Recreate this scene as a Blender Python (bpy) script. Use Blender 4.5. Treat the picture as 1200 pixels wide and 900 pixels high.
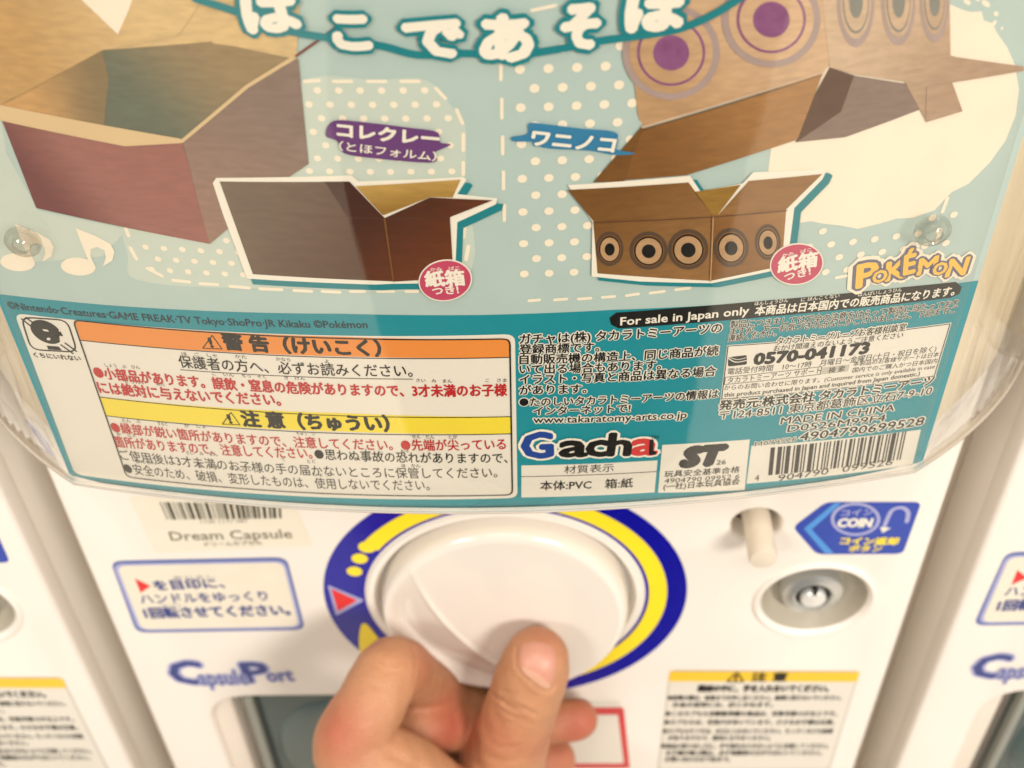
import bpy, bmesh, math, random
from math import sin, cos, pi, radians, hypot, sqrt, atan2
from mathutils import Vector, Matrix
from mathutils.bvhtree import BVHTree
random.seed(7)
for o in list(bpy.data.objects): bpy.data.objects.remove(o)
sc = bpy.context.scene
COL = sc.collection
S = 0.8667            # authoring units (panel 0.330 wide) -> metres (panel 0.286 wide)

# ---------------------------------------------------------------- camera
F_PX, PITCH, YAW, ROLL = 1479.37, 0.782473, -0.028725, -0.032815
CX, CY, CZ = 0.014289, -0.302302, 0.423748
fwd = Vector((sin(YAW)*cos(PITCH), cos(YAW)*cos(PITCH), -sin(PITCH)))
rgt = fwd.cross(Vector((0, 0, 1))).normalized()
upv = rgt.cross(fwd)
rgt, upv = cos(ROLL)*rgt + sin(ROLL)*upv, -sin(ROLL)*rgt + cos(ROLL)*upv
CAMP = Vector((CX, CY, CZ))
cam = bpy.data.cameras.new('camera')
cam.sensor_width = 36; cam.sensor_fit = 'HORIZONTAL'
cam.lens = 36*F_PX/1200
cam.clip_start = 0.01; cam.clip_end = 50
cam.dof.use_dof = True; cam.dof.focus_distance = 0.333*S; cam.dof.aperture_fstop = 15.5
cam.dof.aperture_blades = 0
co = bpy.data.objects.new('camera', cam); COL.objects.link(co)
mw = Matrix((rgt, upv, -fwd)).transposed().to_4x4(); mw.translation = CAMP*S
co.matrix_world = mw
sc.camera = co

# ---------------------------------------------------------------- light
w = bpy.data.worlds.new('World'); sc.world = w; w.use_nodes = True
w.node_tree.nodes['Background'].inputs[0].default_value = (1.0, 0.93, 0.86, 1)
w.node_tree.nodes['Background'].inputs[1].default_value = 0.48
def area(name, loc, tgt, sx, sy, power, col=(1, 0.935, 0.87)):
    l = bpy.data.lights.new(name, 'AREA'); l.shape = 'RECTANGLE'; l.size = sx; l.size_y = sy
    l.energy = power; l.color = col
    o = bpy.data.objects.new(name, l); COL.objects.link(o); o.location = loc
    o.rotation_euler = (Vector(tgt)-Vector(loc)).to_track_quat('-Z', 'Y').to_euler()
area('ceiling_light', (1.35, -2.1, 1.45), (0, 0, 0), 0.9, 0.6, 84)
area('ceiling_light', (-1.3, -1.9, 1.6), (0, 0, 0), 0.7, 0.5, 30)
area('ceiling_light', (0.0, -1.6, 2.3), (0, -.6, -1), 1.2, 0.5, 26)
for x, y in ((-0.45, -0.55), (0.05, -0.62), (0.5, -0.5)):
    area('ceiling_light', (x, y, 2.0), (0, 0, 0), 0.04, 0.04, 5.0)
vs = sc.view_settings
vs.view_transform = 'Standard'; vs.look = 'None'; vs.exposure = -0.43; vs.gamma = 1; vs.use_curve_mapping = False
sc.cycles.use_denoising = True
sc.cycles.max_bounces = 8; sc.cycles.transparent_max_bounces = 12
sc.cycles.sample_clamp_indirect = 6

# ---------------------------------------------------------------- materials
def lin(c):
    return tuple(((v/255)/12.92 if v/255 <= .04045 else ((v/255+.055)/1.055)**2.4) for v in c)
def mat(name, srgb, rough=0.4, var=0.05, scale=60, bump=0.0, bscale=300, metal=0, coat=0, sss=0, spec=0.5):
    m = bpy.data.materials.new(name); m.use_nodes = True
    nt = m.node_tree; N = nt.nodes; b = N['Principled BSDF']
    c = lin(srgb)
    tc = N.new('ShaderNodeTexCoord')
    no = N.new('ShaderNodeTexNoise'); no.inputs['Scale'].default_value = scale; no.inputs['Detail'].default_value = 5
    nt.links.new(tc.outputs['Object'], no.inputs['Vector'])
    mx = N.new('ShaderNodeMix'); mx.data_type = 'RGBA'
    mx.inputs[6].default_value = (*[v*(1-var) for v in c], 1); mx.inputs[7].default_value = (*[min(1, v*(1+var)) for v in c], 1)
    nt.links.new(no.outputs['Fac'], mx.inputs[0]); nt.links.new(mx.outputs[2], b.inputs['Base Color'])
    b.inputs['Roughness'].default_value = rough; b.inputs['Metallic'].default_value = metal
    b.inputs['Coat Weight'].default_value = coat; b.inputs['Coat Roughness'].default_value = 0.08
    b.inputs['Specular IOR Level'].default_value = spec
    if sss:
        b.inputs['Subsurface Weight'].default_value = sss
        b.inputs['Subsurface Radius'].default_value = (0.012, 0.004, 0.002); b.inputs['Subsurface Scale'].default_value = 0.5
    if bump:
        n2 = N.new('ShaderNodeTexNoise'); n2.inputs['Scale'].default_value = bscale; n2.inputs['Detail'].default_value = 4
        nt.links.new(tc.outputs['Object'], n2.inputs['Vector'])
        bp = N.new('ShaderNodeBump'); bp.inputs['Strength'].default_value = bump; bp.inputs['Distance'].default_value = 0.0006
        nt.links.new(n2.outputs['Fac'], bp.inputs['Height']); nt.links.new(bp.outputs[0], b.inputs['Normal'])
    return m
M = {}
M['plastic'] = mat('cream_plastic', (240, 233, 222), 0.30, 0.035, 14, 0.05, 900)
M['body'] = mat('cream_body_plastic', (226, 215, 200), 0.38, 0.03, 8, 0.06, 900)
M['rod'] = mat('coin_rod_plastic', (224, 212, 192), .28, .03, 20)
M['tub'] = mat('ivory_window_backing', (238, 224, 196), 0.5, 0.05, 14)
M['knob'] = mat('white_knob_plastic', (234, 226, 214), 0.10, 0.012, 10, 0.02, 500, coat=0.4)
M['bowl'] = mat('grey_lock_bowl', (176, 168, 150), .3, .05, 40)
M['dark'] = mat('dark_chute', (58, 64, 60), 0.5, 0.2, 20)
M['flap'] = mat('smoky_flap', (62, 78, 76), 0.22, 0.15, 25)
M['pocket'] = mat('flap_pocket', (80, 96, 94), .25, .15, 30)
M['flap2'] = mat('grey_flap_rib', (140, 142, 132), 0.3, 0.1, 25)
M['chrome'] = mat('lock_metal', (204, 206, 202), 0.3, 0.05, 90, metal=.7)
M['core'] = mat('lock_core_metal', (226, 226, 220), .25, .04, 90, metal=.25)
M['black'] = mat('black_gap', (18, 18, 18), 0.5)
M['floor'] = mat('shop_floor', (236, 226, 208), 0.4, 0.06, 3)
M['coat'] = mat('dark_jacket_cloth', (22, 22, 27), 0.9, 0.3, 40, 0.3, 500)
def ink(name, c, rough=0.45, var=0.05, scale=90, **k): M[name] = mat(name+'_print', c, rough, var, scale, **k)
ink('sky', (176, 196, 190)); ink('mist', (194, 206, 194)); ink('teal', (22, 138, 150), var=0.08); ink('teal2', (24, 126, 134))
ink('white', (236, 230, 214)); ink('paper', (228, 222, 208), var=0.02); ink('ivory', (240, 228, 206))
ink('orange', (228, 140, 62)); ink('yellow', (236, 214, 60)); ink('kblack', (12, 12, 12)); ink('red', (186, 30, 34))
ink('pink', (190, 70, 100)); ink('purple', (104, 62, 118)); ink('azure', (52, 124, 164)); ink('gold', (240, 190, 84))
ink('slate', (104, 104, 122)); ink('gblue', (26, 66, 146)); ink('gred', (206, 60, 60)); ink('grey', (190, 186, 172))
ink('tan', (186, 150, 98), var=.16, scale=50); ink('tan2', (200, 168, 116), var=.1, scale=30); ink('maroon', (140, 78, 72), var=.14, scale=25)
ink('mauve', (142, 118, 106), var=.1, scale=30); ink('olive', (118, 112, 84), var=.22, scale=25); ink('brown', (84, 42, 24), var=.25, scale=40)
ink('brown2', (96, 76, 62), var=.2, scale=25); ink('mustard', (176, 138, 66), var=.1); ink('kraft', (152, 112, 66), var=.2, scale=70)
ink('kraft2', (134, 94, 48), var=.22, scale=70); ink('kraftlight', (200, 168, 134), var=.08, scale=70); ink('kraftpale', (190, 162, 132), var=.08, scale=70)
ink('ringpurple', (134, 82, 124), var=.35, scale=500); ink('ringgrey', (166, 146, 140), var=.12, scale=300); ink('ringdark', (84, 66, 52), var=.2, scale=300)
ink('edge', (214, 186, 140)); ink('darkred', (112, 46, 40)); ink('grime', (128, 128, 120))
ink('navy', (0, 2, 150), rough=.25, spec=.5); ink('blue', (20, 62, 168), rough=.25); ink('lightblue', (80, 150, 220)); ink('lavender', (170, 172, 212))
ink('vyellow', (250, 224, 40), rough=.3); ink('vred', (222, 40, 40)); ink('labelblue', (96, 112, 170)); ink('textblue', (50, 62, 130))
ink('barblack', (70, 68, 52)); ink('textgrey', (112, 106, 86)); ink('labelgold', (244, 200, 50)); ink('qrred', (208, 70, 70)); ink('sticker', (234, 226, 206))
def clear_mat(name, tint=(1, 1, 1), rough=0.03, base=0.0, bump=0.15, corner=0.0):
    m = bpy.data.materials.new(name); m.use_nodes = True; nt = m.node_tree; N = nt.nodes
    N.remove(N['Principled BSDF'])
    tr = N.new('ShaderNodeBsdfTransparent'); tr.inputs[0].default_value = (*tint, 1)
    gl = N.new('ShaderNodeBsdfGlossy'); gl.inputs['Roughness'].default_value = rough
    fr = N.new('ShaderNodeFresnel'); fr.inputs[0].default_value = 1.5
    ad = N.new('ShaderNodeMath'); ad.operation = 'ADD'; ad.inputs[1].default_value = base; ad.use_clamp = True
    mx = N.new('ShaderNodeMixShader')
    tc = N.new('ShaderNodeTexCoord'); no = N.new('ShaderNodeTexNoise'); no.inputs['Scale'].default_value = 26; no.inputs['Detail'].default_value = 3
    mp = N.new('ShaderNodeMapping'); mp.inputs['Scale'].default_value = (1, 1, 0.25)
    bp = N.new('ShaderNodeBump'); bp.inputs['Strength'].default_value = bump; bp.inputs['Distance'].default_value = 0.002
    L = nt.links.new
    L(tc.outputs['Object'], mp.inputs[0]); L(mp.outputs[0], no.inputs['Vector']); L(no.outputs['Fac'], bp.inputs['Height']); L(bp.outputs[0], gl.inputs['Normal'])
    ge = N.new('ShaderNodeNewGeometry'); io = N.new('ShaderNodeMath'); io.operation = 'MULTIPLY_ADD'; io.inputs[1].default_value = 1/1.46-1.46; io.inputs[2].default_value = 1.46
    L(ge.outputs['Backfacing'], io.inputs[0]); L(io.outputs[0], fr.inputs[0])      # same reflectance from inside the sheet
    sp = N.new('ShaderNodeSeparateXYZ'); ab = N.new('ShaderNodeMath'); ab.operation = 'ABSOLUTE'
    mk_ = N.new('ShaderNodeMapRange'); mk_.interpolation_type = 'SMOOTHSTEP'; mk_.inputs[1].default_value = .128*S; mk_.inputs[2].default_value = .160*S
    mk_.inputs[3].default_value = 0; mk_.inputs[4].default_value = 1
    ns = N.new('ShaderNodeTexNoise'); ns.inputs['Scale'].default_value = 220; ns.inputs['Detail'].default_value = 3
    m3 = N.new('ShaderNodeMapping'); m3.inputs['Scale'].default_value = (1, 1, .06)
    sr = N.new('ShaderNodeMapRange'); sr.inputs[1].default_value = .52; sr.inputs[2].default_value = .72; sr.inputs[3].default_value = 0; sr.inputs[4].default_value = corner  # bright reflection streaks painted in by raising the gloss at the corners
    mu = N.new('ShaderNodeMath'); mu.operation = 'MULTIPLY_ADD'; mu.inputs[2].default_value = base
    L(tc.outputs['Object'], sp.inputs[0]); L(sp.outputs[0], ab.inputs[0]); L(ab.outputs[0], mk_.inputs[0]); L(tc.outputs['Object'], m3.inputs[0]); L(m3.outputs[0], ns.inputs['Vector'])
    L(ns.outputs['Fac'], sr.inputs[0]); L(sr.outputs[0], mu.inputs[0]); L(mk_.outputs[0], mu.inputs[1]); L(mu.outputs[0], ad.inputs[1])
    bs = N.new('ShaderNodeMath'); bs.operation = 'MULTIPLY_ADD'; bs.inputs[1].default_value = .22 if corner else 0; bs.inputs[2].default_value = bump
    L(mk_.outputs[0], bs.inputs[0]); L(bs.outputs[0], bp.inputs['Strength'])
    L(fr.outputs[0], ad.inputs[0]); L(ad.outputs[0], mx.inputs[0]); L(tr.outputs[0], mx.inputs[1]); L(gl.outputs[0], mx.inputs[2])
    L(mx.outputs[0], N['Material Output'].inputs['Surface'])
    return m
def gmat(name, c1, c2, p1, p2, var=.12, scale=60, dark=None):
    """a printed photograph's tone running from c1 at p1 to c2 at p2 on the card"""
    m = mat(name+'_print', c1, .45, var, scale); nt = m.node_tree; N = nt.nodes; b = N['Principled BSDF']
    a, e = CARD.inv(*p1), CARD.inv(*p2); d = Vector((e[0]-a[0], 0, e[1]-a[1]))*S; o = Vector((a[0], 0, a[1]))*S
    tc = N.new('ShaderNodeTexCoord'); sb = N.new('ShaderNodeVectorMath'); sb.operation = 'SUBTRACT'; sb.inputs[1].default_value = o
    dt = N.new('ShaderNodeVectorMath'); dt.operation = 'DOT_PRODUCT'; dt.inputs[1].default_value = d/d.length_squared
    mr = N.new('ShaderNodeMapRange'); mr.interpolation_type = 'SMOOTHSTEP'; mx = N.new('ShaderNodeMix'); mx.data_type = 'RGBA'
    c = lin(c2); mx.inputs[7].default_value = (*c, 1)
    L = nt.links.new; L(tc.outputs['Object'], sb.inputs[0]); L(sb.outputs[0], dt.inputs[0]); L(dt.outputs['Value'], mr.inputs[0]); L(mr.outputs[0], mx.inputs[0])
    L(b.inputs['Base Color'].links[0].from_socket, mx.inputs[6]); L(mx.outputs[2], b.inputs['Base Color'])
    # fine paper fibre
    wv = N.new('ShaderNodeTexNoise'); wv.inputs['Scale'].default_value = 900; mp = N.new('ShaderNodeMapping'); mp.inputs['Scale'].default_value = (.25, 1, 1)
    L(tc.outputs['Object'], mp.inputs[0]); L(mp.outputs[0], wv.inputs['Vector'])
    m2 = N.new('ShaderNodeMix'); m2.data_type = 'RGBA'; m2.blend_type = 'MULTIPLY'; m2.inputs[0].default_value = .35
    cr = N.new('ShaderNodeMapRange'); cr.inputs[1].default_value = .3; cr.inputs[2].default_value = .7; cr.inputs[3].default_value = .6; cr.inputs[4].default_value = 1.15
    L(wv.outputs['Fac'], cr.inputs[0]); L(mx.outputs[2], m2.inputs[6]); L(cr.outputs[0], m2.inputs[7]); L(m2.outputs[2], b.inputs['Base Color'])
    M[name] = m
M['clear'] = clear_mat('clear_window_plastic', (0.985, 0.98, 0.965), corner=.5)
M['edge_glint'] = mat('painted_edge_highlight', (244, 236, 226), .12, .1, 60)  # whitish colour stands in for the highlight along the window's lower edge
M['clear2'] = clear_mat('clear_rivet_plastic', (0.82, 0.81, 0.78), 0.06, 0.08, 0.4)

# ---------------------------------------------------------------- object helpers
def mk(name, verts, faces, m, parent=None, smooth=False, angle=None, **props):
    me = bpy.data.meshes.new(name)
    me.from_pydata([tuple(c*S for c in v) for v in verts], [], faces); me.validate()
    me.materials.append(M[m] if isinstance(m, str) else m)
    if smooth or angle:
        for p in me.polygons: p.use_smooth = True
        if angle: me.set_sharp_from_angle(angle=radians(angle))
    o = bpy.data.objects.new(name, me); COL.objects.link(o)
    if parent: o.parent = parent
    for k, v in props.items(): o[k] = v
    return o
def from_bm(name, bm, m, parent=None, angle=35, **props):
    vs_ = [tuple(v.co) for v in bm.verts]; bm.verts.index_update()
    fs = [[v.index for v in f.verts] for f in bm.faces]; bm.free()
    return mk(name, vs_, fs, m, parent, angle=angle, **props)
def empty(name, loc, label, cat, **props):
    o = bpy.data.objects.new(name, None); COL.objects.link(o); o.location = Vector(loc)*S
    o.empty_display_size = .02; o['label'] = label; o['category'] = cat
    for k, v in props.items(): o[k] = v
    return o
def rbox(name, x0, x1, y0, y1, z0, z1, r, m, parent=None, seg=4, **props):
    bm = bmesh.new(); bmesh.ops.create_cube(bm, size=1)
    for v in bm.verts: v.co = Vector(((x0+x1)/2+v.co.x*(x1-x0), (y0+y1)/2+v.co.y*(y1-y0), (z0+z1)/2+v.co.z*(z1-z0)))
    if r: bmesh.ops.bevel(bm, geom=bm.edges[:]+bm.verts[:], offset=r, segments=seg, affect='EDGES', profile=.5)
    return from_bm(name, bm, m, parent, **props)
def lathe(name, prof, cx, cz, m, parent=None, n=72, angle=35, fy=None, caps=True, **props):
    """prof: list of (radius, y); axis along Y through (cx, cz)."""
    V, Fc = [], []
    for r, y in prof:
        for i in range(n):
            a = 2*pi*i/n; V.append((cx+r*cos(a), y, cz+r*sin(a)))
    for j in range(len(prof)-1):
        for i in range(n):
            k = (i+1) % n; Fc.append((j*n+i, j*n+k, (j+1)*n+k, (j+1)*n+i))
    if caps and prof[-1][0] > 0: Fc.append([(len(prof)-1)*n+i for i in range(n)])
    return mk(name, V, Fc, m, parent, angle=angle, **props)

def ray(px, py): return (fwd + rgt*((px-600)/F_PX) - upv*((py-450)/F_PX))
class Panel:                      # the flat machine front, y = 0
    def inv(s, px, py):
        d = ray(px, py); t = (0-CAMP.y)/d.y; p = CAMP+d*t; return (p.x, p.z)
    def pos(s, a, b, h): return (a, -h, b)
class Card:                       # the display card, bowed like the window
    YC, K, X0 = 0.060, 1.665, -0.0027
    def inv(s, px, py):
        d = ray(px, py); t = .3
        for _ in range(12):
            q = CAMP.x+d.x*t-s.X0
            t -= (CAMP.y+d.y*t+s.YC-s.K/2*q*q)/(d.y-s.K*q*d.x)
        p = CAMP+d*t; return (p.x, p.z)
    def y(s, a): return -s.YC+s.K/2*(a-s.X0)**2
    def pos(s, a, b, h):
        k = s.K*(a-s.X0); n = sqrt(1+k*k)
        return (a+k/n*h, s.y(a)-h/n, b)
PAN, CARD = Panel(), Card()
STEP = {id(PAN): .5, id(CARD): .004}
LAY = {id(PAN): .00009, id(CARD): .00007}
def height(surf, layer): return LAY[id(surf)]*(layer+1)
def wrap(name, surf, V2, faces, m, layer, parent, jit=None, **props):
    """lays a flat mesh given in surface coordinates on the surface, cut finely enough to follow its curve"""
    h = height(surf, layer)
    if surf is CARD and jit is None:
        bm = bmesh.new(); vv = [bm.verts.new((a, b, 0)) for a, b in V2]
        for f in faces:
            try: bm.faces.new([vv[i] for i in f])
            except ValueError: pass
        xs = [a for a, b in V2]; st = STEP[id(surf)]
        k = math.ceil(min(xs)/st)
        while k*st < max(xs):
            bmesh.ops.bisect_plane(bm, geom=bm.verts[:]+bm.edges[:]+bm.faces[:], plane_co=(k*st, 0, 0), plane_no=(1, 0, 0)); k += 1
        bm.verts.index_update(); V2 = [(v.co.x, v.co.y) for v in bm.verts]; faces = [[v.index for v in f.verts] for f in bm.faces]; bm.free()
    if jit: V = [surf.pos(a, b, h+j) for (a, b), j in zip(V2, jit)]
    else: V = [surf.pos(a, b, h) for a, b in V2]
    o = mk(name, V, faces, m, parent, **props)
    # faces look outwards
    me = o.data
    if me.polygons:
        n = sum(((-p.normal.y)*p.area for p in me.polygons))
        if n < 0: me.flip_normals()
    return o
def tri_poly(pts):
    bm = bmesh.new(); f = bm.faces.new([bm.verts.new((a, b, 0)) for a, b in pts])
    bmesh.ops.triangulate(bm, faces=[f]); bm.verts.index_update()
    V = [(v.co.x, v.co.y) for v in bm.verts]; Fc = [[v.index for v in f.verts] for f in bm.faces]; bm.free(); return V, Fc
def poly(name, surf, pts, m, layer, parent, px=True, **props):
    if px: pts = [surf.inv(*p) for p in pts]
    V, Fc = tri_poly(pts)
    return wrap(name, surf, V, Fc, m, layer, parent, **props)
def rounded(pts, r, n=4):
    """round the corners of a polygon given in surface coordinates"""
    out = []; N = len(pts)
    for i in range(N):
        p, a, b = Vector(pts[i]), Vector(pts[i-1]), Vector(pts[(i+1) % N])
        d1, d2 = (a-p), (b-p); rr = min(r, d1.length*.45, d2.length*.45)
        s, e = p+d1.normalized()*rr, p+d2.normalized()*rr
        for k in range(n+1):
            t = k/n; q = s*(1-t)**2+p*2*t*(1-t)+e*t*t; out.append((q.x, q.y))
    return out
def rpoly(name, surf, pts, r, m, layer, parent, **props):
    return poly(name, surf, rounded([surf.inv(*p) for p in pts], r), m, layer, parent, px=False, **props)
def smoothpts(pts, n=6, closed=True):
    out = []; N = len(pts)
    rng = range(N) if closed else range(N-1)
    for i in rng:
        g = (lambda k: Vector(pts[k % N])) if closed else (lambda k: Vector(pts[max(0, min(N-1, k))]))
        p0, p1, p2, p3 = g(i-1), g(i), g(i+1), g(i+2)
        for k in range(n):
            t = k/n; q = .5*((2*p1)+(p2-p0)*t+(2*p0-5*p1+4*p2-p3)*t*t+(3*p1-p0-3*p2+p3)*t**3); out.append(tuple(q))
    if not closed: out.append(tuple(pts[-1]))
    return out
def blob(name, surf, pts, m, layer, parent, **props): return poly(name, surf, smoothpts(pts), m, layer, parent, **props)
def ell(cx, cy, rx, ry, n=24, rot=0, a0=0, a1=2*pi):
    o = []
    for i in range(n if a1-a0 > 6.28 else n+1):
        a = a0+(a1-a0)*i/n; x, y = rx*cos(a), ry*sin(a); o.append((cx+x*cos(rot)-y*sin(rot), cy+x*sin(rot)+y*cos(rot)))
    return o
def stroke2(pts, w, closed=False):
    """ribbon pieces along a polyline in surface coordinates, each piece at its own minute height"""
    V, Fc, J = [], [], []
    seq = list(zip(pts, pts[1:]+([pts[0]] if closed else [])))
    if not closed: seq = seq[:len(pts)-1]
    for i, (a, b) in enumerate(seq):
        a, b = Vector(a), Vector(b); d = b-a
        if d.length < 1e-9: continue
        d.normalize(); n = Vector((-d.y, d.x)); h = w/2
        q = [a+n*h, a+n*h*.7-d*h*.7, a-d*h, a-n*h*.7-d*h*.7, a-n*h, b-n*h, b-n*h*.7+d*h*.7, b+d*h, b+n*h*.7+d*h*.7, b+n*h]
        k = len(V); V += [(v.x, v.y) for v in q]; Fc.append(list(range(k, k+10))); J += [(i % 13)*1.6e-6]*10
    return V, Fc, J
def line(name, surf, pts, w_px, m, layer, parent, closed=False, px=True, **props):
    if px:
        c = pts[0]; w = abs(surf.inv(c[0]+w_px, c[1])[0]-surf.inv(*c)[0])
        P = []
        q = [surf.inv(*p) for p in pts]
    else: q, w = pts, w_px
    if surf is CARD:                       # follow the bow
        P = []
        seq = list(zip(q, q[1:]+([q[0]] if closed else [])))[:len(q) if closed else len(q)-1]
        for a, b in seq:
            n = max(1, int(abs(a[0]-b[0])/.006)); P += [(a[0]+(b[0]-a[0])*t/n, a[1]+(b[1]-a[1])*t/n) for t in range(n)]
        if not closed: P.append(q[-1])
        q = P
    V, Fc, J = stroke2(q, w, closed)
    return wrap(name, surf, V, Fc, m, layer, parent, jit=J, **props)

# text ------------------------------------------------------------
_cache = {}
def glyphs(s, shear=0, spacing=1.0):
    key = (s, shear, spacing)
    if key not in _cache:
        c = bpy.data.curves.new('t', 'FONT'); c.body = s; c.size = 1; c.resolution_u = 2; c.shear = shear; c.space_character = spacing
        ob = bpy.data.objects.new('t', c); COL.objects.link(ob)
        me = bpy.data.meshes.new_from_object(ob.evaluated_get(bpy.context.evaluated_depsgraph_get()))
        V = [(v.co.x, v.co.y) for v in me.vertices]; Fc = [tuple(p.vertices) for p in me.polygons]
        cnt = {}
        for f in Fc:
            for a, b in zip(f, f[1:]+f[:1]):
                k = (min(a, b), max(a, b)); cnt[k] = cnt.get(k, 0)+1
        B = [k for k, n in cnt.items() if n == 1]
        bpy.data.objects.remove(ob); bpy.data.curves.remove(c); bpy.data.meshes.remove(me)
        _cache[key] = (V, Fc, B)
    return _cache[key]
def text(surf, s, p0, p1, hpx, m, layer, parent, bold=0.0, rim=0.0, rim_m=None, shear=0, name='lettering', spacing=1.0, **props):
    """p0, p1: bottom left and bottom right of the line in the photograph; hpx: glyph height there; bold/rim in em"""
    V, Fc, B = glyphs(s, shear, spacing)
    if not V: return
    cjk = any(ord(ch) > 0x2fff for ch in s)
    y0, y1 = (-.075, .80) if cjk else (0, .68)
    x0, x1 = min(v[0] for v in V), max(v[0] for v in V)
    A, Bp = Vector(surf.inv(*p0)), Vector(surf.inv(*p1))
    mid = ((p0[0]+p1[0])/2, (p0[1]+p1[1])/2)
    hz = surf.inv(mid[0], mid[1]-hpx)[1]-surf.inv(*mid)[1]
    ex = (Bp-A)/(x1-x0); sy = hz/(y1-y0)
    en = Vector((-(Bp-A).y, (Bp-A).x)).normalized()
    def T(v): q = A+ex*(v[0]-x0)+en*(v[1]-y0)*sy; return (q.x, q.y)
    def build(wd, layer, m, nm):
        VV = [T(v) for v in V]; FF = list(Fc); J = [3e-6*.5]*len(VV)
        if wd > 0:
            for i, (a, b) in enumerate(B):
                a, b = Vector(V[a]), Vector(V[b]); d = b-a
                if d.length < 1e-6: continue
                d.normalize(); n = Vector((-d.y, d.x)); h = wd
                kx = sy/ex.length if ex.length else 1       # keep the stroke as wide across as it is high
                def q(p, o): return T((p.x+o.x*min(kx, 1.6), p.y+o.y))
                k = len(VV)
                VV += [q(a, n*h), q(a, -d*h), q(a, -n*h), q(b, -n*h), q(b, d*h), q(b, n*h)]
                FF.append([k, k+1, k+2, k+3, k+4, k+5]); J += [(i % 17+2)*1.3e-6]*6
        return wrap(nm, surf, VV, FF, m, layer, parent, jit=J, **props)
    if rim: build(bold+rim, layer, rim_m or 'white', 'lettering_outline'); layer += 1
    return build(bold, layer, m, name)

gmat('maroon', (104, 38, 42), (152, 96, 86), (50, 232), (120, 205)); gmat('mauve', (150, 118, 102), (132, 112, 100), (225, 260), (340, 110))
gmat('olive', (96, 104, 86), (150, 128, 92), (160, 130), (255, 60)); gmat('tan', (198, 152, 92), (132, 112, 76), (20, 95), (120, 110)); gmat('tan2', (190, 150, 92), (214, 184, 132), (10, 60), (190, 30))
gmat('brown2', (112, 94, 78), (88, 60, 42), (280, 230), (430, 300)); gmat('brown', (66, 34, 24), (104, 54, 26), (420, 220), (530, 320))  # brown2 is brown paled by the window's reflection
gmat('kraft', (128, 86, 42), (168, 124, 76), (760, 190), (930, 110)); gmat('kraft2', (116, 78, 36), (146, 106, 62), (690, 220), (840, 300)); gmat('kraftlight', (206, 172, 136), (184, 148, 108), (880, 20), (760, 130))
gmat('kraftpale', (204, 176, 146), (172, 142, 116), (980, 60), (1120, 110)); gmat('mustard', (190, 154, 84), (150, 114, 48), (440, 210), (450, 250))
# ================================================================ SETTING
rbox('floor', -3, 3, -3.2, 1.2, -1.02, -1.0, 0, 'floor', kind='structure')

# ================================================================ MACHINE (built once, copied twice)
mach = empty('capsule_machine', (0, 0, 0), 'cream capsule vending machine in the middle, its white knob being turned by a hand', 'vending machine', group='capsule machines standing side by side')
def curve_plate(name, outer, holes, thick, bev, m, parent, y_front, **props):
    c = bpy.data.curves.new('p', 'CURVE'); c.dimensions = '2D'; c.fill_mode = 'BOTH'
    for pts in [outer]+holes:
        sp = c.splines.new('POLY'); sp.points.add(len(pts)-1); sp.use_cyclic_u = True
        for i, p in enumerate(pts): sp.points[i].co = (p[0], p[1], 0, 1)
    c.extrude = thick/2-bev; c.bevel_depth = bev; c.bevel_resolution = 3; c.offset = -bev
    ob = bpy.data.objects.new('p', c); COL.objects.link(ob)
    me = bpy.data.meshes.new_from_object(ob.evaluated_get(bpy.context.evaluated_depsgraph_get()))
    V = [(v.co.x, y_front+thick/2-v.co.z, v.co.y) for v in me.vertices]; Fc = [list(p.vertices) for p in me.polygons]
    bpy.data.objects.remove(ob)
    bm = bmesh.new(); vv = [bm.verts.new(v) for v in V]
    for f in Fc:
        try: bm.faces.new([vv[i] for i in f])
        except ValueError: pass
    bmesh.ops.remove_doubles(bm, verts=bm.verts[:], dist=1e-5); bmesh.ops.recalc_face_normals(bm, faces=bm.faces[:])
    return from_bm(name, bm, m, parent, angle=40, **props)
def circ(cx, cz, r, n=64): return [(cx+r*cos(2*pi*i/n), cz+r*sin(2*pi*i/n)) for i in range(n)]
LOCK = (0.1255, -0.0030); ROD = PAN.inv(886, 616)
CH = (-0.1370, 0.0040, -0.180, -0.0735)
chute_hole = rounded([(CH[0], CH[3]), (CH[1], CH[3]), (CH[1], CH[2]), (CH[0], CH[2])], .022, 8)
outer = rounded([(-.165, .30), (.165, .30), (.165, -.215), (-.165, -.215)], .006, 4)
curve_plate('front_panel', outer, [circ(*LOCK, .0222), circ(*ROD, .0092, 40), chute_hole, circ(0, 0, .0515, 96)], .012, .0022, 'plastic', mach, 0.0)
rbox('side_frame', -.1735, .1735, .040, .34, -.22, .44, .004, 'body', mach)
rbox('inner_housing', -.160, .160, .0125, .0395, -.21, .30, .001, 'body', mach)
rbox('side_rail', -.1640, -.1600, .010, .0395, -.21, .30, .001, 'plastic', mach)
rbox('side_rail', .1600, .1640, .010, .0395, -.21, .30, .001, 'plastic', mach)
rbox('lower_cabinet', -.172, .172, .02, .34, -.998, -.222, .004, 'body', mach)

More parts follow.
